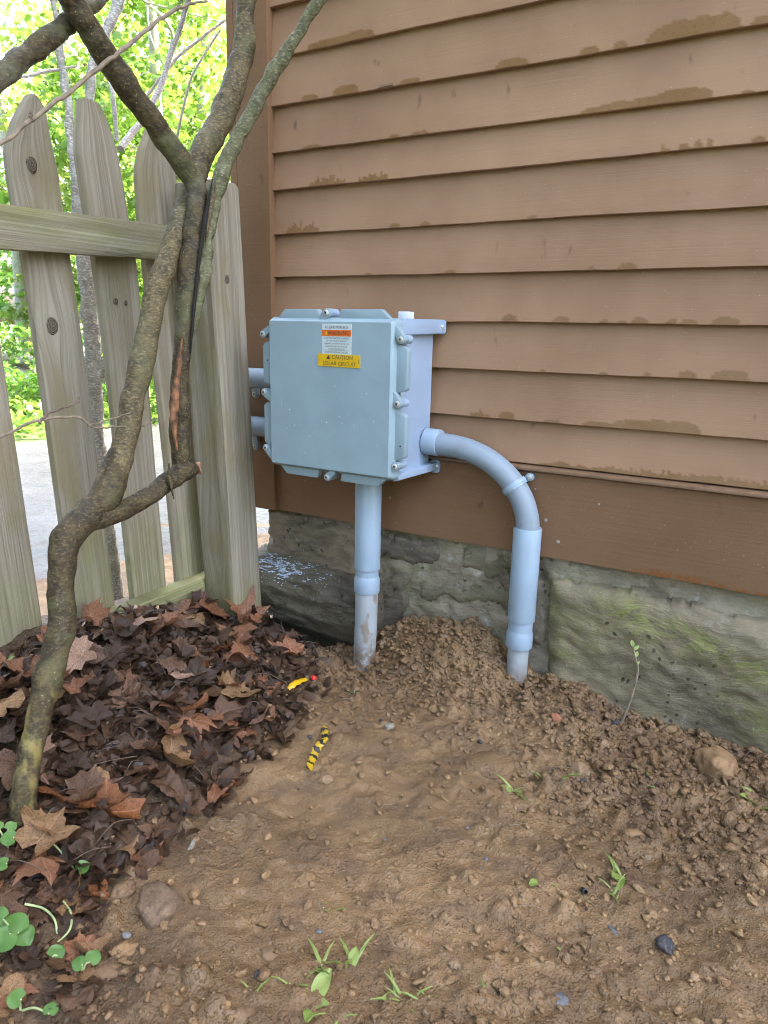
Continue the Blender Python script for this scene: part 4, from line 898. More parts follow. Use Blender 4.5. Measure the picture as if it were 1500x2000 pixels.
def post(yc, seed, name='post', hgt=.577):
    w = .0925; n = 200; zs = np.linspace(-.5, hgt, n); V, G, A, Lo = [], [], [], []
    per = []
    m = 12
    for a, b in (((FX, yc-w/2), (FX, yc+w/2)), ((FX, yc+w/2), (FX-w+.003, yc+w/2)), ((FX-w+.003, yc+w/2), (FX-w+.003, yc-w/2)), ((FX-w+.003, yc-w/2), (FX, yc-w/2))):
        for k in range(m): per.append((np.array(a)*(1-k/m)+np.array(b)*k/m, k/m))
    P = np.array([p for p, _ in per]); fr = np.array([f for _, f in per]); ctr_ = P.mean(0)
    side = np.arange(len(P))//m
    for i, z in enumerate(zs):
        sh = 1-.10*np.clip((z-hgt+.006)/.006, 0, 1)
        Q = ctr_+(P-ctr_)*sh*(1-.05*(np.minimum(fr, 1-fr) < .01)[:, None])
        o = .0016*fbm(fr*6+side*9.1, z*3, seed, 3)+.0006*fbm(fr*40+side*5, z*6, seed, 2)
        d = Q-ctr_; d /= np.linalg.norm(d, axis=1)[:, None]
        Q = Q+d*o[:, None]; V.append(np.stack([Q[:, 0], Q[:, 1]+LEAN*z*1.0, np.full(len(Q), z)+(.006*(Q[:, 1]-yc)/w if i == n-1 else 0)], -1))
        g = (fr+side*1.7)*w
        for (sd_, kf, kz, r) in ((0, .52, .385, .011), (3, .55, -.13, .03), (0, .6, -.25, .008)):
            dl, dz = (fr-kf)*w, z-kz; rr = np.sqrt(dl**2+(dz*.4)**2); g = np.where(side == sd_, g-dl*np.exp(-(rr/(r*1.5))**2)*.9, g)
        G.append(g); A.append(np.full(len(Q), z)); Lo.append(np.full(len(Q), np.clip(1-(z+.33)/.22, 0, 1)))
    V = np.concatenate(V); q = len(P); F = []
    for i in range(n-1):
        j = np.arange(q); F.append(np.stack([i*q+j, i*q+(j+1) % q, (i+1)*q+(j+1) % q, (i+1)*q+j], -1))
    F = np.concatenate(F); top = len(V); V = np.concatenate([V, V[-q:].mean(0)[None]+np.array([[0, 0, .003]])])
    F = [tuple(f) for f in F]+[((n-1)*q+j, (n-1)*q+(j+1) % q, top) for j in range(q)]
    me = bpy.data.meshes.new(name); me.from_pydata(V.tolist(), [], F); me.update()
    attr(me, 'grain', np.append(np.concatenate(G), 0)+seed); attr(me, 'along', np.append(np.concatenate(A), .5)); attr(me, 'low', np.append(np.concatenate(Lo), 0))
    o = link(name, me, None, M['wood_post']); me.set_sharp_from_angle(angle=math.radians(40)); to_local(o, fence)
    return o
pst = post(-.1595, 1.)
kn = empty_knot(.0095); kn.parent = pst; p = at_x(443, 546, FX+.001); kn.location = (FX+.0012, p[1], p[2])
post(-1.55, 2.)
# ------------------------------------------------------------------ the crooked little tree in front of the fence
def depth_of(P): return float((P-CAM)@CD)
def stemlist(rows):
    """rows (u, v, x plane, width px) -> smooth centreline and radii in the place"""
    P = [at_x(u, v, x) for u, v, x, w in rows]; R = [.79*w/2*depth_of(p)/FPX for p, (u, v, x, w) in zip(P, rows)]
    S = spline(P, 10); k = np.linspace(0, len(R)-1, len(S)); return S, np.interp(k, np.arange(len(R)), R)
def fused(name, stems, vox, parent, mat, seed, bump=.0016, knobs=0):
    V, F = [], []
    for S, R in stems:
        q = len(S); R = R*(1+.04*vnoise(np.arange(q)*.55, seed)); S = S+.0025*np.stack([vnoise(np.arange(q)*.4, seed+1.), vnoise(np.arange(q)*.4, seed+2.), 0*R], -1)
        v, f = sweep_VF(S, R, 20); o = sum(len(x) for x in V); V.append(v); F += [[i+o for i in ff] for ff in f]
    o = mesh(name, np.concatenate(V), F, None, None)
    m = o.modifiers.new('r', 'REMESH'); m.mode = 'VOXEL'; m.voxel_size = vox
    sm = o.modifiers.new('s', 'SMOOTH'); sm.factor = .5; sm.iterations = 6
    dg = bpy.context.evaluated_depsgraph_get(); me = bpy.data.meshes.new_from_object(o.evaluated_get(dg)); bpy.data.objects.remove(o)
    n = len(me.vertices); co = np.empty(n*3, np.float32); me.vertices.foreach_get('co', co); co = co.reshape(-1, 3); nr = np.empty(n*3, np.float32); me.vertices.foreach_get('normal', nr); nr = nr.reshape(-1, 3)
    d = bump*fbm(co[:, 0]*60, co[:, 1]*60, co[:, 2]*60+seed, 4)+bump*1.6*fbm(co[:, 0]*16, co[:, 1]*16, co[:, 2]*13+seed, 2)
    me.vertices.foreach_set('co', (co+nr*d[:, None]).astype(np.float32).ravel()); me.update(); me.name = name
    return link(name, me, parent, mat)
tb = at_g(42, 1615); tree = empty('small_tree', tuple(tb), 'crooked dark barked small tree with forked limbs standing in leaves before the fence', 'tree')
def T_(o): return to_local(o, tree)
xb = float(tb[0])
A_low = stemlist([(42, 1600, xb, 60), (60, 1470, xb-.012, 62), (88, 1350, xb-.03, 66), (115, 1240, xb-.045, 66), (122, 1130, xb-.058, 62), (126, 1060, xb-.066, 72), (165, 1012, xb-.075, 78), (208, 965, xb-.082, 74), (238, 880, xb-.09, 62)])
xA = xb-.09
A_up = stemlist([(208, 965, xA+.008, 66), (240, 870, xA, 60), (268, 750, xA-.005, 57), (298, 610, xA-.012, 58), (332, 490, xA-.022, 53), (368, 380, xA-.035, 50), (402, 290, xA-.045, 56), (440, 215, xA-.050, 60), (468, 130, xA-.052, 56), (480, 30, xA-.052, 50), (484, -60, xA-.052, 48), (480, -180, xA-.05, 44), (470, -420, xA-.04, 36)])
_rr = A_low[1][0]*1.1; A_low = (np.concatenate([A_low[0][:1]-np.array([[.02, .03, .14]]), A_low[0][:1]-np.array([[.008, .012, .06]]), A_low[0]]), np.concatenate([[_rr*1.3, _rr*1.1], A_low[1]]))
T_(fused('trunk', [A_low], .0034, None, M['bark'], 3., .0011))
T_(fused('limb', [A_up], .0034, None, M['bark_light'], 5., .0012))
xB = xb-.07
B1 = stemlist([(170, 1020, xB, 60), (235, 1000, xB-.002, 50), (300, 962, xB-.004, 46), (345, 930, xB-.004, 52), (372, 918, xB-.002, 40), (387, 914, xB, 25)])
B2 = stemlist([(358, 930, xB-.004, 50), (354, 870, xB-.006, 48), (350, 780, xB-.008, 44), (356, 680, xB-.010, 46), (366, 580, xB-.014, 50), (374, 480, xB-.018, 48), (384, 400, xB-.022, 46), (380, 360, xB-.024, 54), (350, 310, xB-.026, 58), (300, 240, xB-.028, 60), (245, 165, xB-.028, 61), (195, 90, xB-.028, 60), (150, 20, xB-.026, 58), (108, -60, xB-.02, 58), (60, -160, xB-.01, 55), (-20, -360, xB+.02, 46)])
B3 = stemlist([(350, 770, xB-.008, 14), (360, 690, xB-.009, 24), (380, 610, xB-.008, 34), (396, 530, xB-.008, 40), (408, 450, xB-.010, 38), (424, 365, xB-.008, 38), (455, 285, xB+.012, 40), (500, 205, xB+.045, 40), (550, 115, xB+.085, 38), (600, 35, xB+.125, 34), (660, -60, xB+.17, 32), (720, -160, xB+.2, 30), (790, -300, xB+.26, 24)])
T_(fused('limb', [B1, B2], .0034, None, M['bark'], 8., .0011)); T_(fused('limb', [B3], .0032, None, M['bark_limb'], 12., .0012))
crs = stemlist([(-520, 420, xB-.02, 20), (-300, 345, xB-.04, 36), (-120, 250, xB-.055, 50), (-30, 180, xB-.06, 50), (40, 118, xB-.062, 50), (100, 72, xB-.058, 48), (150, 30, xB-.052, 46), (200, -10, xB-.07, 40), (260, -60, xB-.07, 36)])
T_(fused('limb', [crs], .0036, None, M['bark'], 15.))
def toward(P, d): return P+(CAM-P)/np.linalg.norm(CAM-P)*d
# the long split down the forked stem, its stripped rusty wood, and the sawn stub
def patch(name, pts, half, depth, mat, seed):
    """a strip of wood lying on the stem's near side"""
    P = spline([toward(at_x(u, v, x), dd) for u, v, x, dd in pts], 12); q = len(P); w = np.interp(np.linspace(0, 1, q), np.linspace(0, 1, len(half)), half)*(1+.25*vnoise(np.arange(q)*.35, seed))
    T = np.gradient(P, axis=0); T /= np.linalg.norm(T, axis=1)[:, None]; view = CAM-P; view /= np.linalg.norm(view, axis=1)[:, None]; Sd = np.cross(T, view); Sd /= np.linalg.norm(Sd, axis=1)[:, None]
    V, cols = [], 7
    for c in np.linspace(-1, 1, cols): V.append(P+Sd*(c*w)[:, None]+view*(depth*(1-c*c)-.004*(abs(c) > .9))[..., None] if False else P+Sd*(c*w)[:, None]+view*(depth*(1-c*c)-.003*c*c))
    V = np.stack(V, 1).reshape(-1, 3); o = link(name, fast_mesh(name, V, grid_faces(q, cols)), None, mat); return T_(o)
rr = 24*1.4/FPX
patch('stripped_bark', [(346, 880, xB-.005, .0195), (341, 840, xB-.006, .0185), (340, 790, xB-.008, .0175), (346, 735, xB-.009, .018), (352, 690, xB-.010, .020), (356, 660, xB-.010, .020)], [.001, .005, .0075, .005, .004, .001], .0022, M['rust'], 1.)
patch('bark_split', [(372, 690, xB-.007, .024), (377, 620, xB-.008, .026), (385, 540, xB-.010, .026), (394, 470, xB-.012, .025), (406, 400, xB-.011, .024), (415, 350, xB-.009, .021)], [.001, .003, .0028, .004, .003, .0006], .0012, M['crack'], 2.)
patch('stripped_bark', [(402, 475, xB-.011, .0225), (408, 425, xB-.011, .0225), (414, 385, xB-.010, .022), (420, 352, xB-.009, .021)], [.001, .0045, .005, .001], .002, M['bark_light'], 4.)
pe = at_x(388, 914, xB); pd = at_x(372, 919, xB-.002); T_(lathe('sawn_end', [(-.002, .0105), (.0035, .0115), (.0045, .0085)], pe, pe-pd+np.array([.012, -.004, 0]), None, M['cut'], 14))
patch('torn_bark', [(330, 905, xB-.003, .026), (332, 940, xB-.003, .028), (340, 975, xB-.003, .022)], [.002, .004, .001], .003, M['bark_light'], 6.)
def twig(rows, parent_fn, mat, name='twig'):
    P = spline([at_x(u, v, x) for u, v, x, w in rows], 8); R = np.interp(np.linspace(0, 1, len(P)), np.linspace(0, 1, len(rows)), [w/2*depth_of(at_x(u, v, x))/FPX for u, v, x, w in rows])
    P = P+.0015*np.stack([vnoise(np.arange(len(P))*.7, 3.), vnoise(np.arange(len(P))*.7, 9.), vnoise(np.arange(len(P))*.7, 14.)], -1)
    return parent_fn(tube(name, P, R, None, mat, 8))
xt = xB-.012
twig([(-80, 330, xt, 9), (0, 283, xt, 9), (62, 236, xt, 9), (120, 190, xt, 9), (185, 140, xt, 9), (245, 92, xt, 9), (300, 48, xt, 8), (350, 15, xt, 7), (405, 2, xt, 4)], T_, M['twig_pale'])
twig([(62, 236, xt, 7), (60, 228, xt, 5), (63, 220, xt, 3)], T_, M['twig']); twig([(345, 18, xt, 6), (352, 8, xt, 4), (356, -2, xt, 3)], T_, M['twig'])
xt2 = xA+.01
twig([(-40, 875, xt2, 6), (0, 855, xt2, 6), (75, 822, xt2, 6), (152, 815, xt2, 5), (182, 835, xt2, 4), (225, 833, xt2, 4), (262, 833, xt2, 3), (280, 832, xt2-.01, 3), (300, 822, xt2-.01, 2)], T_, M['twig_pale'])
twig([(75, 826, xt2, 6), (95, 808, xt2, 5), (130, 796, xt2, 4), (150, 786, xt2, 3), (156, 776, xt2, 2)], T_, M['twig']); twig([(172, 832, xt2, 3), (205, 822, xt2, 3), (260, 806, xt2, 2), (292, 798, xt2, 2)], T_, M['twig_pale'])

# ------------------------------------------------------------------ trees and shrubs beyond the fence
SH = []
for k, a in enumerate((90, 62, 38, 12, -20, -90, -160, 168, 142, 118)): r = (1., .5, .86, .42, .55, .3, .55, .42, .86, .5)[k]; SH.append((r*math.cos(math.radians(a)), r*math.sin(math.radians(a))))
SH = np.array(SH)
def leaf_cloud(C, size, rg, droop=.5):
    n = len(C); m = len(SH); nrm = rg.normal(size=(n, 3)); nrm[:, 2] = np.abs(nrm[:, 2])+.5; nrm /= np.linalg.norm(nrm, axis=1)[:, None]
    t = rg.normal(size=(n, 3)); t[:, 2] -= droop; t -= nrm*(t*nrm).sum(1)[:, None]; t /= np.linalg.norm(t, axis=1)[:, None]; b = np.cross(nrm, t); s = size*rg.uniform(.6, 1.25, (n, 1, 1))
    V = C[:, None, :]+s*(SH[None, :, 0, None]*b[:, None, :]+SH[None, :, 1, None]*t[:, None, :])-s*.25*(SH[None, :, 0, None]**2)*nrm[:, None, :]
    V = np.concatenate([V, C[:, None, :]], 1); k = np.arange(m); f = np.stack([np.full(m, m), k, (k+1) % m], -1)
    F = (f[None]+(np.arange(n)*(m+1))[:, None, None]).reshape(-1, 3); return V.reshape(-1, 3), F
def polar(az, d): a = math.radians(az); return CAM[0]+d*math.sin(a), CAM[1]+d*math.cos(a)
def bg_tree(name, az, d, h, tr, crowns, nleaf, lsize, mat, bark, label, group, seed, lean_=(0, 0), cat='tree'):
    rg = np.random.default_rng(seed); x, y = polar(az, d); z0 = float(hmid(x, y))
    root = empty(name, (x, y, z0), label, cat, group); base = np.array([x, y, z0])
    top = base+np.array([lean_[0], lean_[1], h]); P = spline([base-[0, 0, .1], base+(top-base)*.33+rg.normal(0, .03*h/3, 3)*[1, 1, 0], base+(top-base)*.66+rg.normal(0, .05*h/3, 3)*[1, 1, 0], top], 8)
    stems = [(P, np.linspace(tr*1.15, tr*.3, len(P)))]
    C = []
    for (cx, cy, cz, rx, rz_, w) in crowns:
        c = base+np.array([cx, cy, cz]); k = max(6, int(14*w)); 
        st = P[int(len(P)*min(.9, max(.25, (cz-rz_*.6)/h)))]; br = spline([st, (st+c)/2+rg.normal(0, .08, 3), c+rg.normal(0, rx*.2, 3)], 6); stems.append((br, np.linspace(tr*.4, tr*.08, len(br))))
        n = int(nleaf*w); cl = rg.normal(size=(k, 3)); cl /= np.linalg.norm(cl, axis=1)[:, None]; cl *= rg.uniform(.35, 1, (k, 1))**.6*np.array([rx, rx, rz_])
        for q in cl[:max(3, k//3)]: b2 = spline([br[-4], (br[-4]+c+q)/2+rg.normal(0, .05, 3), c+q], 5); stems.append((b2, np.linspace(tr*.12, tr*.03, len(b2))))
        i = rg.integers(0, k, n); C.append(c+cl[i]+rg.normal(size=(n, 3))*np.array([rx, rx, rz_])*.2*np.array([1, 1, .55]))
    V, F = [], []; o = 0
    for S_, R_2 in stems: v, f = sweep_VF(S_, R_2, 8); V.append(v); F += [[i+o for i in ff] for ff in f]; o += len(v)
    to_local(mesh('trunk', np.concatenate(V), F, None, bark), root)
    C = np.concatenate(C); C = C[(C[:, 2] > -.3)&((C[:, 0] < -.62)|(C[:, 2] > 6))&((C[:, 0] < -.9)|(C[:, 1] < .4))]
    v, f = leaf_cloud(C, lsize, rg); to_local(link('crown', fast_mesh('crown', v, f), None, mat, False), root); return root
G1 = 'leafy trees beyond the fence'
bg_tree('maple_tree', -47.5, 7.5, 5.2, .07, [(0, 0, 2.3, 1.0, .8, 1), (-.7, .5, 3.3, 1.2, .8, 1), (.6, -.2, 3.4, 1., .9, 1), (.1, .2, 1.5, .8, .5, .6)], 1500, .062, M['leaf_lime'], M['bark_grey'], 'slender lime green maple seen over the fence right of the big limb', G1, 21)
bg_tree('maple_tree', -43.6, 8.6, 5.6, .08, [(0, 0, 2.0, 1.0, .9, 1), (.2, .6, 3.4, 1.2, .9, 1), (-.7, -.3, 2.9, 1., .8, 1), (0, 0, .9, .9, .5, .7)], 1600, .066, M['leaf_lime'], M['bark_grey'], 'lime green maple whose foliage fills the gap beside the house corner', G1, 22)
bg_tree('maple_tree', -51.5, 9.5, 6.4, .10, [(0, 0, 2.1, 1.1, .8, 1), (.8, .4, 3.4, 1.3, .8, 1), (-.9, .3, 3.0, 1., .8, .8), (0, 0, 1.1, 1., .5, .8)], 1500, .07, M['leaf_yellow'], M['bark_grey'], 'yellow green maple rising behind the two tallest pickets', G1, 23)
bg_tree('maple_tree', -56.5, 10, 6.5, .11, [(0, 0, 1.7, 1.0, .6, .8), (-.7, -.4, 3.2, 1., .7, .6), (.5, .2, .8, 1., .5, .8)], 1100, .066, M['leaf_mid'], M['bark_grey'], 'thin green tree before the pale sky at the far left', G1, 24)
bg_tree('oak_tree', -45.5, 14, 9, .19, [(0, 0, 3.2, 2.2, 1.3, 1), (1.2, .6, 5.4, 2.2, 1.4, 1), (-1.5, 0, 4.6, 2., 1.2, 1), (0, 0, 1.7, 1.8, .9, 1)], 1500, .10, M['leaf_yellow'], M['bark'], 'broad pale oak crown glowing behind the lime green maples', G1, 25)
bg_tree('oak_tree', -53.5, 15, 9, .2, [(0, 0, 2.6, 1.8, 1.2, 1), (1.4, .6, 5.4, 1.6, 1.2, .6), (-1.2, 0, 1.4, 1.8, .8, 1)], 1300, .095, M['leaf_mid'], M['bark'], 'dark trunked oak far behind the leftmost pickets', G1, 26)
bg_tree('oak_tree', -49.2, 17, 10, .22, [(0, 0, 3.0, 2.2, 1.4, 1), (-1.4, 0, 5.8, 2., 1.4, .8), (1.8, 0, 1.6, 2., 1., 1)], 1400, .11, M['leaf_mid'], M['bark'], 'farthest oak in the woods seen between the second and third pickets', G1, 27)
bg_tree('oak_tree', -59.5, 13, 8, .18, [(0, 0, 1.9, 1.6, .9, 1), (.2, 0, 3.8, 1.2, .8, .5)], 1200, .09, M['leaf_mid'], M['bark'], 'green oak beyond the leftmost picket, low in the woods', G1, 28)
G2 = 'shrubs along the far side of the path'
for k, (az, d, w, hh, mt, lab) in enumerate(((-58, 6.6, .55, .75, 'leaf_mid', 'low green shrub beyond the path at the far left gap'), (-53.2, 6.9, .6, .9, 'leaf_lime', 'bright shrub beyond the path between the first two pickets'), (-48.4, 6.4, .5, .8, 'leaf_mid', 'green shrub beyond the path left of the slanting trunk'), (-45.2, 6.2, .55, .95, 'leaf_lime', 'bright green shrub beyond the path right of the slanting trunk'), (-42.6, 7.2, .6, 1.1, 'leaf_mid', 'green shrub beyond the path nearest the house corner'))):
    bg_tree('shrub', az, d, hh, .015, [(0, 0, hh*.55, w, hh*.42, 1)], 1150, .038, M[mt], M['bark_grey'], lab, G2, 40+k, cat='shrub')
# the forked grey sapling standing just behind the fence
sp = empty('sapling', tuple(at_x(212, 1200, -.62)), 'forked grey sapling with a cut side branch standing just behind the fence', 'sapling'); xs_ = -.60
def SP(o): return to_local(o, sp)
def st(rows, mat=M['bark_grey'], sd=1.): S_, R_2 = stemlist(rows); return (S_, R_2)
stems = [st([(232, 1215, xs_, 46), (205, 1000, xs_, 42), (190, 850, xs_, 42), (178, 650, xs_, 44), (168, 520, xs_, 44), (160, 430, xs_, 42)]), st([(160, 440, xs_, 36), (150, 370, xs_, 24), (140, 300, xs_, 24), (130, 200, xs_, 25), (118, 90, xs_, 24), (104, -10, xs_, 22), (95, -120, xs_, 20)]),
         st([(160, 440, xs_, 34), (163, 380, xs_-.01, 24), (166, 300, xs_-.01, 24), (172, 200, xs_-.01, 25), (188, 110, xs_-.01, 24), (225, 20, xs_-.01, 24), (250, -80, xs_-.01, 20)])]
SP(fused('trunk', stems, .0065, None, M['bark_grey'], 31., .002))
twig([(190, 745, xs_, 24), (205, 712, xs_+.02, 22), (222, 690, xs_+.04, 20)], SP, M['bark_grey'], 'branch')
for rows in ([(235, 290, xs_-.2, 14), (300, 200, xs_-.25, 12), (340, 90, xs_-.3, 11), (372, -10, xs_-.3, 10)], [(228, 275, xs_-.15, 9), (222, 200, xs_-.15, 10), (215, 150, xs_-.2, 8)], [(285, 190, xs_-.6, 6), (350, 110, xs_-.6, 6), (440, 40, xs_-.6, 5)], [(345, 270, xs_-.8, 5), (375, 150, xs_-.8, 5), (430, 60, xs_-.8, 5)], [(0, 160, xs_-.5, 5), (90, 140, xs_-.5, 7), (150, 130, xs_-.5, 4)]):
    twig(rows, SP, M['bark_grey'], 'branch')
v, f = leaf_cloud(np.array([at_x(u, v_, xs_-.1) for u, v_ in [(193, 668), (215, 1052), (18, 385), (8, 390), (25, 378)]]), .022, np.random.default_rng(2)); SP(link('leaf', fast_mesh('leaf', v, f), None, M['leaf_mid'], False)).__setitem__('kind', 'stuff')
# unseen woods, added behind, beside and over the camera to block sky light
rg = np.random.default_rng(91); C = []
for k in range(44):
    a = math.radians(rg.uniform(172, 268)); d = rg.uniform(5.5, 9.5); c = np.array([CAM[0]+d*math.sin(a), CAM[1]+d*math.cos(a), rg.uniform(.6, 8.5)]); C.append(c+rg.normal(size=(420, 3))*np.array([1.1, 1.1, .9]))
for k in range(26):
    a = math.radians(rg.uniform(95, 172)); d = rg.uniform(7., 9.5); c = np.array([CAM[0]+d*math.sin(a), min(-.9, CAM[1]+d*math.cos(a)), rg.uniform(.3, 2.6)]); C.append(c+rg.normal(size=(300, 3))*np.array([.9, .5, .7]))
for k in range(26):
    c = np.array([rg.uniform(-4., .2), rg.uniform(-5.5, -1.4), rg.uniform(3.0, 6.5)]); C.append(c+rg.normal(size=(300, 3))*np.array([.8, .8, .5]))
C = np.concatenate(C); v, f = leaf_cloud(C[C[:, 2] > -.3], .16, rg); tag(link('woods', fast_mesh('woods', v, f), None, M['leaf_deep'], False), 'unseen leafy woods added around the yard to block sky light', None, None, 'stuff')
# ground cover and the low dry stone wall past the path
n = 7500; rg = np.random.default_rng(5); az = np.radians(rg.uniform(-62, -40, n)); d = rg.uniform(5.0, 11, n); C = np.stack([CAM[0]+d*np.sin(az), CAM[1]+d*np.cos(az), 0*d], -1)
C = C[(C[:, 0] < -.62)]; keep = (C[:, 0] < -3.35)|(d[:len(C)] > 5.6); C = C[keep]; C[:, 2] = hmid(C[:, 0], C[:, 1])+.02+.14*rg.random(len(C))**2
v, f = leaf_cloud(C, .045, rg, 0.); tag(link('ground_cover', fast_mesh('ground_cover', v, f), None, M['leaf_lime'], False), 'bright green leafy ground cover beyond the stone path', None, None, 'stuff')
wx, wy = polar(-54, 8.8); sw = empty('stone_wall', (wx, wy, float(hmid(wx, wy))), 'low dry stone wall past the path glimpsed between the leftmost pickets', 'wall')
for k in range(44):
    t = (k % 15)/15; row = k//15; az_ = -59+18*t+rg.uniform(-.2, .2); x, y = polar(az_, 8.8+rg.uniform(-.06, .06)); r = rg.uniform(.10, .16)
    v, f = scatter_lumps([(x, y, float(hmid(x, y))+.07+.13*row)], [r], I1, 100+k, .62); to_local(link('stone', fast_mesh('stone', v, f), None, M['garden_stone'], False), sw)
# ------------------------------------------------------------------ fallen leaves
def leaf_variant(kind, seed):
    rg = np.random.default_rng(seed)
    if kind == 'maple':
        A = np.array([-90, -76, -58, -38, -26, -12, 2, 14, 27, 38, 47, 56, 63, 72, 82, 90, 98, 108, 117, 124, 133, 142, 153, 166, 178, 192, 206, 218, 238, 256])
        r = np.array([.16, .30, .46, .54, .68, .58, .54, .70, .76, .96, .78, .72, .62, .76, .82, 1.06, .82, .76, .62, .72, .78, .96, .76, .70, .54, .58, .68, .54, .46, .32])
        r = r*(1+rg.normal(0, .07, len(r))); lobes = (90, 38, 142, -26, 206)
    elif kind == 'oak':
        A = np.linspace(-90, 270, 40)[:-1]; t = np.radians(A); r = 1/np.sqrt((np.cos(t)/.34)**2+(np.sin(t)/1.05)**2)*(1+.2*np.sin(np.abs(((A-90+180) % 360)-180)/180*math.pi*9)); lobes = (90, -90)
    else:
        A = np.linspace(-90, 270, 30)[:-1]; t = np.radians(A); r = 1/np.sqrt((np.cos(t)/.46)**2+(np.sin(t)/.95)**2)*(1+.05*rg.normal(size=len(A))); lobes = (90, -90)
    n = len(A); a = np.radians(A); out = np.stack([r*np.cos(a), r*np.sin(a)], -1)
    rings = [.12, .34, .58, .8, 1.]; P = np.concatenate([[[0, 0]]]+[out*q for q in rings]); P[:, 1] += .0
    x, y = P[:, 0], P[:, 1]; ang = np.degrees(np.arctan2(y, x)); rad = np.hypot(x, y); vein = np.zeros(len(P))
    for l in lobes: d = np.abs((ang-l+180) % 360-180); vein = np.maximum(vein, np.exp(-(d*rad/5.5)**2)*(rad > .02))
    z = -.035*vein*rad+rg.uniform(.05, .14)*(fbm(x*2.2, y*2.2, seed, 3))+.085*vnoise(x*4.6, y*4.6, seed+.5)+.03*vnoise(x*11, y*11, seed+.2)
    V = np.stack([x, y, z], -1)
    # roll it up round a slanted axis, then fold along the midrib
    th = rg.uniform(0, math.pi); k = rg.uniform(.5, 2.5)*(1 if rg.random() < .6 else -1); ca, sa = math.cos(th), math.sin(th)
    u = V[:, 0]*ca+V[:, 1]*sa; w = -V[:, 0]*sa+V[:, 1]*ca; ph = k*u*(1+.3*w); R_ = 1/k
    u2 = np.sin(ph)*(R_-V[:, 2]); z2 = R_-np.cos(ph)*(R_-V[:, 2]); V = np.stack([u2*ca-w*sa, u2*sa+w*ca, z2], -1)
    f = rg.uniform(-.1, .55); V[:, 2] += f*np.abs(V[:, 0]); V[:, 2] += rg.uniform(-.25, .5)*np.clip(rad-.6, 0, 1)*np.sin(np.radians(ang)*2+rg.uniform(0, 6))
    V -= np.array([V[:, 0].mean(), V[:, 1].mean(), np.percentile(V[:, 2], 20)])
    F = [(0, 1+j, 1+(j+1) % n) for j in range(n)]
    for i in range(len(rings)-1):
        for j in range(n): F.append((1+i*n+j, 1+(i+1)*n+j, 1+(i+1)*n+(j+1) % n, 1+i*n+(j+1) % n))
    me = bpy.data.meshes.new('fallen_leaf'); me.from_pydata(V.tolist(), [], F); me.update(); attr(me, 'lx', P[:, 0]); attr(me, 'ly', P[:, 1]); attr(me, 'mp', np.full(len(P), 1. if kind == 'maple' else 0.)); me.polygons.foreach_set('use_smooth', [True]*len(me.polygons)); me.materials.append(L['red']); return me
VAR = [leaf_variant('maple', 100+k) for k in range(12)]; OAK = leaf_variant('oak', 7); OVAL = [leaf_variant('oval', 20+k) for k in range(5)]
GL = 'dead leaves heaped between the tree and the fence'
GLAB = dict(red='red brown maple leaf lying loose in the leaf heap by the fence', tan='tan dry maple leaf lying loose in the leaf heap by the fence', umber='dull brown maple leaf lying loose in the leaf heap by the fence', dark='blackish wet maple leaf matted down in the leaf heap by the fence', orange='orange brown maple leaf lying loose in the leaf heap by the fence', pink='pale pinkish maple leaf lying loose in the leaf heap by the fence')
def fallen(me, P, size, col, eul, label, group=None):
    o = bpy.data.objects.new('fallen_leaf', me); COL.objects.link(o); o.location = P; o.scale = (size,)*3; o.rotation_euler = eul
    o.material_slots[0].link = 'OBJECT'; o.material_slots[0].material = L[col]; return tag(o, label, 'leaf', group)
rl = random.Random(5); nleaf = 0
def on_trunk(x, y): return math.hypot(x-xb, y-tb[1]) < .045
while nleaf < 256:
    y = -1.12*rl.random()**.85; bx_ = float(bnd_x(y)); x = bx_+.035-rl.random()**1.05*.52
    if x < -.375 or on_trunk(x, y) or (y > -.235 and x < -.29): continue
    din = bx_+.03-x
    if rl.random() > min(1, .25+din*7): continue
    lift = rl.random()**1.3; col = rl.choices(['dark', 'umber', 'red', 'tan', 'orange', 'pink'], ([2.6, 3.0, 4.6, 1.9, .7, .9] if x > -.22 and y > -.6 else [4.6, 3.0, 2.6, 1.9, .4, .8]) if lift > .35 else [5.5, 4, 1.4, .35, .15, 0])[0]
    if y < -.95: col = rl.choices(['dark', 'umber', 'tan'], [3, 3, 1])[0]
    sz = rl.uniform(.029, .054)*(1 if din > .06 else .75); me = rl.choice(VAR) if rl.random() < .85 else rl.choice(OVAL)
    tl = rl.uniform(-.25, .6)*(.45+lift)
    zone = 'beside the trunk foot' if math.hypot(x-xb, y-tb[1]) < .14 else 'at the foot of the fence post' if (y > -.33 and x < -.17) else 'among the green seedlings' if y < -.93 else 'along the bottom fence rail' if x < -.28 else 'at the heap edge by the bare soil' if din < .09 else 'near the fence, behind the trunk' if y < -.6 else 'in the middle of the heap'
    cname = dict(red='red brown', tan='tan', umber='dull brown', dark='blackish wet', orange='orange brown', pink='pale pinkish')[col]
    lab = ('large ' if sz > .047 else 'small ' if sz < .035 else '')+cname+(' oval leaf ' if me in OVAL else ' maple leaf ')+('tipped up ' if tl > .4 else 'lying flat ' if tl < .12 else 'tilted ')+zone
    fallen(me, (x, y, gz(x, y)+.003+lift*.030*min(1, din*8)), sz, col, (tl*math.cos(nleaf*2.4), tl*math.sin(nleaf*2.4), rl.uniform(0, 6.28)), lab, GL); nleaf += 1
def leaf_px(u, v, wpx, col, me, eul, label, up=.012):
    p = at_g(u, v); s = wpx/2*depth_of(p)/FPX/.8; p = p+np.array([0, 0, up]); return fallen(me, tuple(p), s, col, eul, label)
leaf_px(185, 1225, 62, 'red', VAR[0], (1.25, .25, .5), 'red brown maple leaf standing upright against the bottom fence rail', .026)
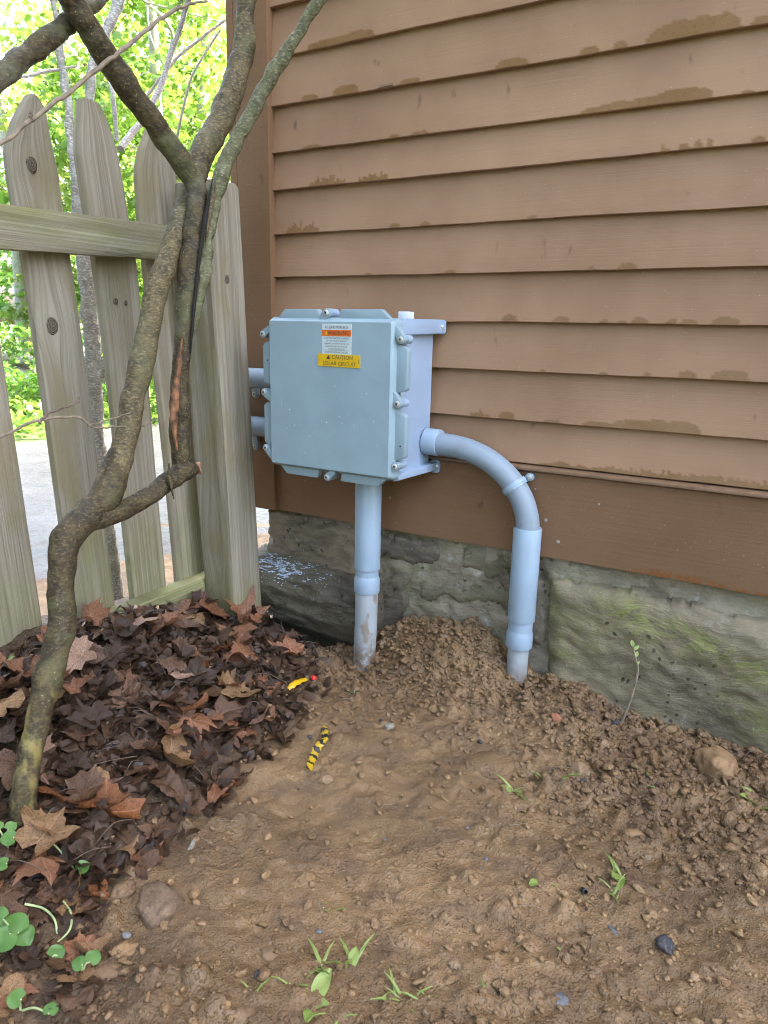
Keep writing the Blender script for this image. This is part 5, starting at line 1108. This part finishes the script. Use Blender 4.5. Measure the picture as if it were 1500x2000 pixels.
leaf_px(462, 1312, 92, 'red', VAR[1], (.55, .5, 2.2), 'large curled red brown maple leaf on the right slope of the leaf heap', .03)
leaf_px(445, 1350, 66, 'tan', VAR[2], (.5, -.1, 1.0), 'pale tan leaf folded under the large curled red brown leaf', .014)
leaf_px(397, 1338, 50, 'orange', OVAL[0], (.95, .2, .3), 'small bright orange brown leaf beside the pale tan leaf', .02)
leaf_px(442, 1420, 78, 'red', VAR[3], (.45, -.25, 2.9), 'glossy reddish leaf with sharp points at the edge of the bare soil', .02)
leaf_px(507, 1412, 62, 'pink', VAR[4], (.2, .25, 4.2), 'pale pinkish leaf lying on the bare soil at the heap edge', .012)
leaf_px(192, 1562, 84, 'tan', OVAL[1], (.35, .25, 1.1), 'flat tan leaf lying on dark leaves right of the trunk foot', .022)
leaf_px(170, 1592, 150, 'orange', OAK, (.35, .35, 2.35), 'long lobed orange brown oak leaf lying slantwise near the trunk foot', .02)
leaf_px(92, 1668, 120, 'tan', VAR[5], (.45, .2, .2), 'big tan maple leaf with drooping points below the trunk foot', .03)
leaf_px(150, 1745, 92, 'dark', VAR[6], (.2, -.2, .9), 'dark purple brown leaf lying flat at the lower edge of the heap', .014)
leaf_px(420, 1215, 92, 'red', VAR[7], (.5, .35, 2.0), 'broad brown maple leaf spread against the foot of the fence post', .022)
leaf_px(480, 1222, 84, 'red', VAR[8], (.6, .5, 1.2), 'veined red brown maple leaf leaning on the right corner of the fence post', .02)
leaf_px(335, 1497, 110, 'tan', OVAL[2], (.35, .6, 1.35), 'long pale tan leaf folded lengthwise at the front of the heap', .016)
leaf_px(345, 1460, 92, 'umber', VAR[9], (.4, .2, 2.6), 'wide brown leaf with jagged points above the long pale folded leaf', .026)
leaf_px(284, 1700, 56, 'umber', OVAL[3], (.3, .8, .3), 'brown curled leaf alone on the soil above the big round stone', .008)
leaf_px(250, 1385, 72, 'umber', VAR[10], (.5, -.3, .8), 'dull brown leaf cupped upward in the middle of the heap', .024)
leaf_px(550, 1225, 66, 'tan', VAR[11], (.3, .4, 1.5), 'torn tan leaf caught against the thin dead stalks by the foundation', .03)
for k in range(24):
    u, v = rl.uniform(0, 330), rl.uniform(1690, 1990)
    if u > 120+.9*(1990-v) or (u-312)**2+(v-1775)**2 < 70**2: u *= .55
    p = at_g(u, v); col = rl.choices(['dark', 'umber', 'red', 'tan'], [3, 3, 1.3, 1])[0]; sz = rl.uniform(.018, .038); me = rl.choice(VAR+OVAL); tl = rl.uniform(-.2, .35)
    fallen(me, (p[0], p[1], p[2]+.004), sz, col, (tl, tl*.6, rl.uniform(0, 6.28)), dict(red='red brown', tan='tan', umber='dull brown', dark='blackish wet')[col]+(' oval' if me in OVAL else ' maple')+' leaf '+('flat' if abs(tl) < .15 else 'tilted')+' on the dark soil '+('below the round stone' if u > 200 else 'beside the largest green cluster' if v < 1860 and u < 90 else 'near the paired green leaves' if v < 1900 else 'at the bottom left corner'), GL)
# mouldering fragments and stalks between the leaves
fr = [leaf_cloud(np.array([[0, 0, 0.]]), 1, np.random.default_rng(1))]
C = []
while len(C) < 4200:
    y = -1.15*rl.random(); x = float(bnd_x(y))+.05-rl.random()**1.1*.56
    if x < -.40 or rl.random() > min(1, .1+(float(bnd_x(y))+.05-x)*6): continue
    C.append((x, y, gz(x, y)+.001+.010*rl.random()))
C = np.array(C); rg = np.random.default_rng(77); SH_ = SH; SH = np.array([(.9, .1), (.5, .8), (-.2, .95), (-.8, .5), (-1., -.2), (-.3, -.7), (.4, -.9), (1., -.4)])*np.array([1, .7]); v, f = leaf_cloud(C, .0135, rg, 0.); SH = SH_
me = fast_mesh('leaf_litter', v, f); attr(me, 'lx', rg.uniform(-1, 1, len(v))*0+.5); tag(link('leaf_litter', me, None, L['frag'], False), 'dark rotted leaf fragments under the fallen leaves', None, None, 'stuff')
V, F = [], []; o_ = 0
for k in range(80):
    i = rl.randrange(len(C)); a = rl.uniform(0, 6.28); ln = rl.uniform(.012, .038); c = C[i]+[0, 0, .012]; e_ = np.array([math.cos(a), math.sin(a), rl.uniform(-.1, .35)])*ln
    v, f = sweep_VF(spline([c-e_, c+[0, 0, rl.uniform(0, .012)], c+e_+[0, 0, -.004]], 4), .0007, 5); V.append(v); F += [[q+o_ for q in ff] for ff in f]; o_ += len(v)
tag(mesh('leaf_stalks', np.concatenate(V), F, None, M['twig']), 'thin leaf stalks and bits of twig strewn through the leaf heap', None, None, 'stuff')

# ------------------------------------------------------------------ stones lying on the soil
RIGHT_A = math.atan2(CR[1], CR[0])
def rock(u, v, wpx, hpx, mat, label, sink=.35, rot=0., seed=1, fl=.7, ang=.25):
    p = at_g(u, v); dpt = depth_of(p); a = wpx/2*dpt/FPX; b = hpx/2*dpt/FPX/.72
    V, F = I2; V = V.copy(); n = fbm(V[:, 0]*1.3, V[:, 1]*1.3, V[:, 2]*1.3+seed*7., 3)
    rg = np.random.default_rng(seed)
    V = V*(1+.22*n)[:, None]
    if ang:
        for k in range(9):
            d_ = rg.normal(size=3); d_ /= np.linalg.norm(d_); lim = rg.uniform(.62, .9); ex = np.maximum(V@d_-lim, 0); V -= ex[:, None]*d_*(.55+ang)
    V[:, 0] *= a; V[:, 1] *= b; V[:, 2] *= min(a, b)*fl; V += .0006*fbm(V[:, 0]*300, V[:, 1]*300, V[:, 2]*300, 2)[:, None]
    t = RIGHT_A+rot; R_ = np.array([[math.cos(t), -math.sin(t), 0], [math.sin(t), math.cos(t), 0], [0, 0, 1]]); V = V@R_.T
    o = mesh('stone', V, F, None, M[mat]); o.location = tuple(p+np.array([0, 0, min(a, b)*fl*(1-2*sink)*.6])); return tag(o, label, 'stone', 'stones lying on the bare soil')
R_LIST = [
 (312, 1775, 82, 72, 'rock_brown', 'big smooth round brown stone half sunk in soil below the leaf heap', .3, .5, 1, .75, 0),
 (960, 1492, 118, 60, 'soil', 'wide flat soil covered stone almost buried in front of the bent conduit', .78, .1, 2, .55, .1),
 (1398, 1500, 84, 62, 'rock_orange', 'large orange brown block of stone below the mossy slab', .3, .2, 3, .85, .35),
 (1086, 1411, 19, 30, 'rock_red', 'small upright brick red pebble right of the bent conduit', .2, .1, 4, 1.2, .3),
 (637, 1526, 34, 24, 'rock_tan', 'flat tan stone just below the striped tape scrap', .3, .2, 5, .6, .3),
 (1130, 1500, 34, 46, 'rock_tan', 'tall tan stone sticking out of the heaped soil right of the grass tuft', .4, .1, 6, .8, .3),
 (1085, 1960, 54, 28, 'rock_grey', 'flat pale grey stone at the bottom edge right of the grass', .35, .1, 7, .6, .2),
 (1197, 1822, 15, 30, 'rock_grey', 'narrow blue grey chip standing on the trodden soil', .2, .1, 8, .9, .35),
 (1300, 1850, 36, 32, 'rock_dark', 'dark crumbly lump of coal like stone near the blue grey chip', .3, .3, 9, .8, .3),
 (888, 1888, 26, 20, 'rock_tan', 'small rounded tan stone in the foreground soil', .3, 0, 10, .8, .2),
 (160, 1822, 30, 28, 'rock_soil', 'squarish reddish brown stone left of the big round stone', .3, .3, 11, .9, .35),
 (380, 1748, 22, 19, 'rock_orange', 'little orange brown stone right of the big round stone', .3, 0, 12, .9, .1),
 (300, 1651, 16, 17, 'rock_grey', 'small smooth blue grey pebble at the lower edge of the heap', .25, 0, 13, .9, .05),
 (375, 1652, 11, 20, 'rock_pale', 'tiny whitish pebble on the soil below the heap', .25, 0, 14, .9, .1),
 (1240, 1632, 58, 30, 'rock_orange', 'crumbling orange clay lump on the right of the trodden soil', .45, .1, 15, .6, .2),
 (1178, 1458, 26, 19, 'rock_tan', 'angular tan stone at the foot of the green budded twig', .3, 0, 16, .9, .35),
 (1112, 1436, 24, 22, 'rock_soil', 'angular brown stone beside the brick red pebble', .3, .4, 17, .9, .35),
 (1250, 1436, 30, 20, 'rock_tan', 'squarish tan stone close under the mossy slab', .3, .2, 18, .9, .35),
 (1340, 1462, 34, 22, 'rock_soil', 'brown stone wedged between the mossy slab and the orange block', .35, .2, 19, .9, .35),
 (245, 1742, 46, 38, 'rock_soil', 'dull brown clod sized stone above left of the big round stone', .4, .2, 20, .8, .2),
 (240, 1855, 60, 30, 'rock_orange', 'long orange brown stone flat in the soil below the big round stone', .5, .35, 21, .6, .2),
 (200, 1905, 80, 40, 'rock_soil', 'broad brown slab of stone lying among the seedlings', .42, .2, 22, .55, .35),
 (440, 1370, 14, 11, 'rock_dark', 'black pebble at the edge of the heap by the soil', .3, 0, 23, .9, .1),
 (1015, 1580, 26, 14, 'rock_soil', 'flattened brown stone in the middle of the trodden soil', .5, 0, 24, .6, .2),
 (845, 1342, 14, 13, 'rock_dark', 'small black stone on the mound between the conduits', .25, 0, 25, .9, .2),
 (752, 1258, 22, 15, 'rock_tan', 'tan chip on the mound right of the straight conduit', .3, .3, 26, .8, .35),
 (815, 1278, 13, 12, 'rock_orange', 'tiny orange chip on top of the mound', .3, 0, 27, .8, .3),
 (760, 1420, 22, 13, 'rock_pale', 'pale chip below the mound in front of the straight conduit', .35, .3, 28, .7, .35),
 (530, 1870, 46, 34, 'rock_soil', 'rounded brown lump right of the foreground seedlings', .5, .2, 29, .7, .1),
 (465, 1985, 70, 34, 'rock_soil', 'broad soil coloured stone at the bottom edge', .5, .1, 30, .6, .2),
]
for r in R_LIST: rock(r[0], r[1], r[2], r[3], r[4], r[5], r[6], r[7], r[8], r[9], r[10])
V, F = [], []; o_ = 0
for k in range(130):
    x = rl.uniform(-.05, 1.0); y = -.03-rl.random()**2*.7; 
    if x < bnd_x(y)+.02: continue
    a = rl.uniform(0, 6.28); ln = rl.uniform(.008, .03); c = np.array([x, y, gz(x, y)+.003]); e_ = np.array([math.cos(a), math.sin(a), rl.uniform(-.1, .3)])*ln
    v, f = sweep_VF(spline([c-e_, c+[rl.uniform(-.006, .006), rl.uniform(-.006, .006), .004], c+e_], 4), .00045, 4); V.append(v); F += [[q+o_ for q in ff] for ff in f]; o_ += len(v)
tag(mesh('rootlets', np.concatenate(V), F, None, M['twig_pale']), 'hair thin torn rootlets lying on the dug soil', None, None, 'stuff')
# pebbles nobody would count
pts, rad = [], []
while len(pts) < 480:
    x = RNG.uniform(-.1, 1.1); y = -1.2*RNG.random()**1.2
    if x < bnd_x(y)-.02: continue
    r = .0016+.0042*RNG.random()**4; pts.append((x, y, gz(x, y)+r*.3)); rad.append(r)
for nm, sel, mt in (('pebbles', slice(0, 200), 'rock_soil'), ('pebbles', slice(200, 380), 'rock_orange'), ('pebbles', slice(380, 440), 'rock_dark'), ('pebbles', slice(440, 480), 'rock_grey')):
    v, f = scatter_lumps(pts[sel], rad[sel], I1, 11, .75); tag(link(nm, fast_mesh(nm, v, f), None, M[mt]), 'tiny pebbles and grit strewn over the soil', None, None, 'stuff')

# ------------------------------------------------------------------ scraps on the soil
def ribbon(name, pts, w, tw, mat, label, cat):
    P = spline(pts, 10); q = len(P); T = np.gradient(P, axis=0); T /= np.linalg.norm(T, axis=1)[:, None]; cols = 7; V, A, G = [], [], []; k = np.linspace(0, 1, q)
    s_ = np.concatenate([[0], np.cumsum(np.linalg.norm(np.diff(P, axis=0), axis=1))])
    for i in range(q):
        side = np.cross(T[i], [0, 0, 1.]); side /= np.linalg.norm(side); up = np.cross(side, T[i]); a = np.interp(k[i], np.linspace(0, 1, len(tw)), tw); d = side*math.cos(a)+up*math.sin(a); nn = np.cross(T[i], d)
        for c in np.linspace(-1, 1, cols): V.append(P[i]+d*w*c*(1-.15*math.sin(i))*(1 if 0 < i < q-1 else .8)+nn*.002*(c*c)); A.append(s_[i]); G.append(c*w)
    me = fast_mesh(name, np.array(V), grid_faces(q, cols)); attr(me, 'along', A); attr(me, 'grain', G); o = link(name, me, None, mat); return tag(o, label, cat)
def gp(u, v, up=.004): return at_g(u, v)+np.array([0, 0, up])
ribbon('tape_scrap', [gp(604, 1510, .007), gp(613, 1490, .012), gp(622, 1472, .016), gp(634, 1458, .018), gp(631, 1438, .020)], .0068, [-.45, -.5, -.35, .25, .5], M['tape'], 'twisted scrap of black and yellow striped tape lying on bare soil', 'tape')
ribbon('tape_scrap', [gp(563, 1356, .012), gp(580, 1348, .018), gp(598, 1340, .018)], .0058, [-.4, -.5, -.2], M['yellow'], 'small folded yellow and black tape scrap at the edge of the leaf heap', 'tape')
t2 = bpy.context.scene.objects['tape_scrap.001']; o = ribbon('folded_end', [gp(572, 1356, .003), gp(590, 1352, .004), gp(598, 1353, .003)], .004, [.1, .2, .3], M['blackp'], None, None); o.parent = t2
cp = at_g(613, 1331)+np.array([0, 0, .004]); cn = empty('wire_connector', tuple(cp), 'tiny red and black cap lying on soil right of the yellow scrap', 'wire cap')
to_local(lathe('cap_tip', [(0, .0052), (.004, .006), (.0065, .0055), (.0085, .003)], cp, (-.3, .3, .85), None, M['red'], 14), cn); to_local(lathe('cap_skirt', [(-.006, .0042), (-.001, .005), (.0005, .005)], cp, (-.3, .3, .85), None, M['blackp'], 14), cn)
bp = at_g(1137, 1741)+np.array([0, 0, .003]); bc = empty('black_cap', tuple(bp), 'tiny black plastic tube end half pressed into the trodden soil', 'plastic bit'); to_local(lathe('tube_end', [(0, .0034), (.009, .0036), (.0092, .0026), (.003, .0024)], bp, (.5, -.55, .35), None, M['blackp'], 16), bc)
V, F = [], []
fp = gp(547, 1222, .035); v, f = leaf_cloud(fp+RNG.normal(0, .004, (9, 3)), .0055, RNG, 0.); tag(link('pink_scrap', fast_mesh('pink_scrap', v, f), None, M['pink'], False), 'crumpled bright pink scrap among dried flowers by the fence post', 'scrap')

# ------------------------------------------------------------------ plants
def stalk_plant(name, label, cat, stems, leaves, smat, lmat, petal=None, group=None):
    """stems: lists of 3D points with radii; leaves: (point, normal, direction, length, shape)"""
    root = empty(name, tuple(stems[0][0][0]), label, cat, group)
    for P, r0, r1 in stems:
        S_ = spline(P, 8); to_local(tube('stem', S_, np.linspace(r0, r1, len(S_)), None, smat, 7), root)
    for (p, nrm, d, ln, shp) in leaves:
        nrm = np.asarray(nrm, float); nrm /= np.linalg.norm(nrm); d = np.asarray(d, float); d = d-nrm*(d@nrm); d /= np.linalg.norm(d); b = np.cross(nrm, d); V = []; F = []
        rows = 9; cols = 7
        for i in range(rows):
            t = i/(rows-1)
            w = {'heart': .62*math.sin(math.pi*min(1, (t*.86+.14)))**.75*(1.15-.35*t), 'lance': .26*math.sin(math.pi*(t*.94+.03))**.8, 'blade': .068*(1-t)**.5}[shp]
            for c in np.linspace(-1, 1, cols):
                back = -.16*abs(c)*(1-t)**3*(shp == 'heart'); V.append(np.asarray(p)+ln*(d*(t+back)+b*w*c+nrm*(.13*c*c*w-.16*t*t+.03*math.sin(7*t+3*c))))
        lf = mesh('leaf', V, grid_faces(rows, cols), None, lmat); to_local(lf, root)
    return root
GS = 'green seedlings at the lower left'
cam_dir = lambda p: (CAM-np.asarray(p))/np.linalg.norm(CAM-np.asarray(p))
def seedling(u, v, lv, label, mat='leaf_seed'):
    """lv: (u, v of leaf centre, length px, heading deg in picture, lift)"""
    g = at_g(u, v); stems, leaves = [], []
    for (lu, lv_, px, hd, lift) in lv:
        p = at_g(lu, lv_+lift*.6); dpt = depth_of(p); p = p+CU*0; p = at_d(lu, lv_, dpt-.012-lift*.0004); ln = px*.62*dpt/FPX; a = math.radians(hd); d = CR*math.cos(a)+CU*math.sin(a)
        nrm = cam_dir(p)*.75+np.array([0, 0, .75]); base = p-d*ln*.45; stems.append(([g, (g+base)/2+np.array([0, 0, .006]), base], .0013, .0009)); leaves.append((base, nrm, d, ln, 'heart'))
    return stalk_plant('seedling', label, 'seedling', stems, leaves, M['stem_pale'], M[mat], group=GS)
seedling(14, 1660, [(16, 1640, 40, 200, 20), (20, 1612, 30, 60, 30), (-6, 1612, 30, 120, 30)], 'round leaved seedling at the foot of the tree trunk')
seedling(-4, 1715, [(4, 1690, 34, 200, 20)], 'single round seedling leaf at the left edge below the trunk')
seedling(158, 1715, [(160, 1690, 36, 50, 20), (82, 1622, 22, 90, 10)], 'pointed green seedling leaf poking out among the big tan leaves')
seedling(40, 1850, [(22, 1805, 74, 130, 40), (48, 1832, 52, 300, 20), (10, 1840, 64, 240, 30), (-8, 1790, 50, 160, 40)], 'largest cluster of glossy green leaves at the left edge')
seedling(120, 1880, [(108, 1858, 44, 60, 15)], 'pale mottled round leaf on the soil left of the paired leaves')
seedling(160, 1905, [(152, 1880, 36, 150, 15), (180, 1868, 40, 70, 25)], 'paired mid green leaves among brown slabs of stone')
seedling(40, 1975, [(28, 1950, 46, 170, 15), (98, 1970, 36, 80, 10)], 'lowest green seedling near the bottom left corner')
for P, lab in (([(50, 1782), (85, 1790), (108, 1812), (112, 1828)], 'thin pale curved stalk beside the big green cluster'), ([(122, 1772), (140, 1800), (136, 1835), (95, 1852)], 'second pale curved stalk reaching down to the mottled leaf')):
    q = [gp(u, v, .012) for u, v in P]; q[-1] = q[-1]-[0, 0, .014]; stalk_plant('seedling', lab, 'seedling', [(q, .0015, .0011)], [], M['stem_pale'], M['leaf_seed'], group=GS)
# budding twig by the slab
tw = [at_g(1208, 1418)-[0, 0, .01]]+[at_y(u, v, y) for u, v, y in ((1225, 1385, -.06), (1241, 1335, -.055), (1246, 1305, -.05), (1240, 1282, -.05), (1237, 1262, -.05))]
lvs = []
for (u, v, hd, px) in ((1237, 1264, 100, 15), (1238, 1270, 45, 14), (1241, 1284, 70, 14), (1245, 1298, 60, 8)):
    p = at_y(u, v, -.051); a = math.radians(hd); lvs.append((p, cam_dir(p)+[0, 0, .3], CR*math.cos(a)+CU*math.sin(a), px*depth_of(p)/FPX, 'lance'))
stalk_plant('sapling_twig', 'thin pale twig with green buds rising before the mossy slab', 'twig', [(tw, .0028, .0014)], lvs, M['twig_pale'], M['leaf_pale'])
p = at_g(1195, 1408); rk = scatter_lumps([tuple(p+[0, 0, .002]), tuple(at_g(1222, 1408))], [.016, .012], I1, 3, .45); tag(link('rotten_wood', fast_mesh('rotten_wood', *rk), None, M['rock_dark']), 'dark rotten wood bits at the base of the green budded twig', 'wood bit')
# dead flower stalk beside the post
ds = [([gp(592, 1292, 0), gp(597, 1255, .03), gp(600, 1230, .05), gp(594, 1205, .07)], .0022, .0014), ([gp(560, 1290, 0), gp(552, 1250, .03), gp(535, 1215, .05)], .0011, .0006), ([gp(565, 1290, 0), gp(570, 1245, .035), gp(552, 1205, .06)], .0011, .0006), ([gp(575, 1290, 0), gp(560, 1262, .03), gp(520, 1235, .04)], .001, .0006)]
dsr = stalk_plant('dead_flower', 'dead flower stalks with papery tan petals beside the fence post', 'dead plant', ds, [], M['twig'], M['petal_dry'])
C = np.concatenate([np.array([S_[0][-1] for S_ in ds[1:]])[k]+RNG.normal(0, .010, (9, 3)) for k in range(3)]); v, f = leaf_cloud(C, .007, RNG, 0.); o = to_local(link('dry_petals', fast_mesh('dry_petals', v, f), None, M['petal_dry'], False), dsr); o['kind'] = 'stuff'
q0 = gp(230, 1225, .015); C = q0+RNG.normal(0, 1, (40, 3))*[.035, .03, .008]; v, f = leaf_cloud(C, .0075, RNG, 0.); tag(link('dry_petals', fast_mesh('dry_petals', v, f), None, M['petal_dry'], False), 'patch of papery tan petals by the bottom fence rail', None, None, 'stuff')
# grass torn up and trodden into the soil
GG = 'grass tufts on the bare soil'
def tuft(u, v, n, px, label, seed, spread=1., mat='leaf_pale', lance=False):
    rg = np.random.default_rng(seed); g = at_g(u, v); dpt = depth_of(g); leaves = []
    for k in range(n):
        a = rg.uniform(0, 6.28); d = np.array([math.cos(a)*spread, math.sin(a)*spread, rg.uniform(.15, .9)]); ln = px*dpt/FPX*rg.uniform(.6, 1.35); nrm = np.cross(d, [-math.sin(a), math.cos(a), 0]); nrm = nrm if nrm[2] > 0 else -nrm
        leaves.append((g+np.array([rg.normal(0, .004), rg.normal(0, .004), -.001]), nrm, d, ln, 'lance' if (lance or rg.random() < .12) else 'blade'))
    return stalk_plant('grass_tuft', label, 'grass', [([g-[0, 0, .005], g, g+[0, 0, .003]], .001, .0008)], leaves, M['stem_pale'], M[mat], group=GG)
for k, a in enumerate([(1072, 1528, 7, 44, 'pale grass tuft growing in heaped soil left of the tall tan stone'), (1285, 1550, 4, 40, 'bent pale green grass blades at the right near the orange block'), (1487, 1572, 5, 46, 'light green torn leaves at the right edge under the orange block'), (1195, 1742, 7, 50, 'spreading yellowish grass tuft right of the black tube end'),
    (1062, 1725, 4, 40, 'flattened green blades left of the black tube end'), (632, 1776, 3, 36, 'short lime blades on trodden soil left of centre'), (628, 1888, 8, 50, 'ragged grass clump in the foreground left of centre'), (684, 1885, 4, 62, 'tall thin withered grass stalk beside the ragged foreground clump'), (785, 1958, 9, 56, 'thick grass tuft at the bottom centre'), (838, 1950, 3, 44, 'two slanting grass blades right of the bottom centre tuft'),
    (950, 1958, 3, 48, 'single upright green shoot right of bottom centre'), (608, 1965, 3, 60, 'broad pale green blade at the bottom left of centre', ), (655, 1985, 5, 44, 'low lime tuft at the bottom edge'), (490, 1938, 4, 44, 'thin grass shoots at the bottom left'), (566, 1925, 4, 40, 'pair of faint yellowish blades at the bottom left of centre'), (715, 1645, 2, 26, 'tiny seedling blade alone on the trodden soil'),
    (1115, 1862, 2, 26, 'tiny green shoot in the right foreground soil'), (1390, 1812, 4, 40, 'dull green trodden grass in the right foreground'), (1212, 1712, 4, 46, 'dry brownish grass stalk on the right trodden soil'), (1000, 1545, 5, 40, 'straw coloured flattened grass near the wide buried stone'), (692, 1352, 2, 16, 'tiny green sprout in front of the straight conduit'), (1150, 1768, 2, 50, 'long single green blade lying flat below the black tube end')]):
    tuft(*a[:5], seed=60+k, spread=1.2 if k in (4, 17, 19, 21) else .8, lance=k in (2, 11))
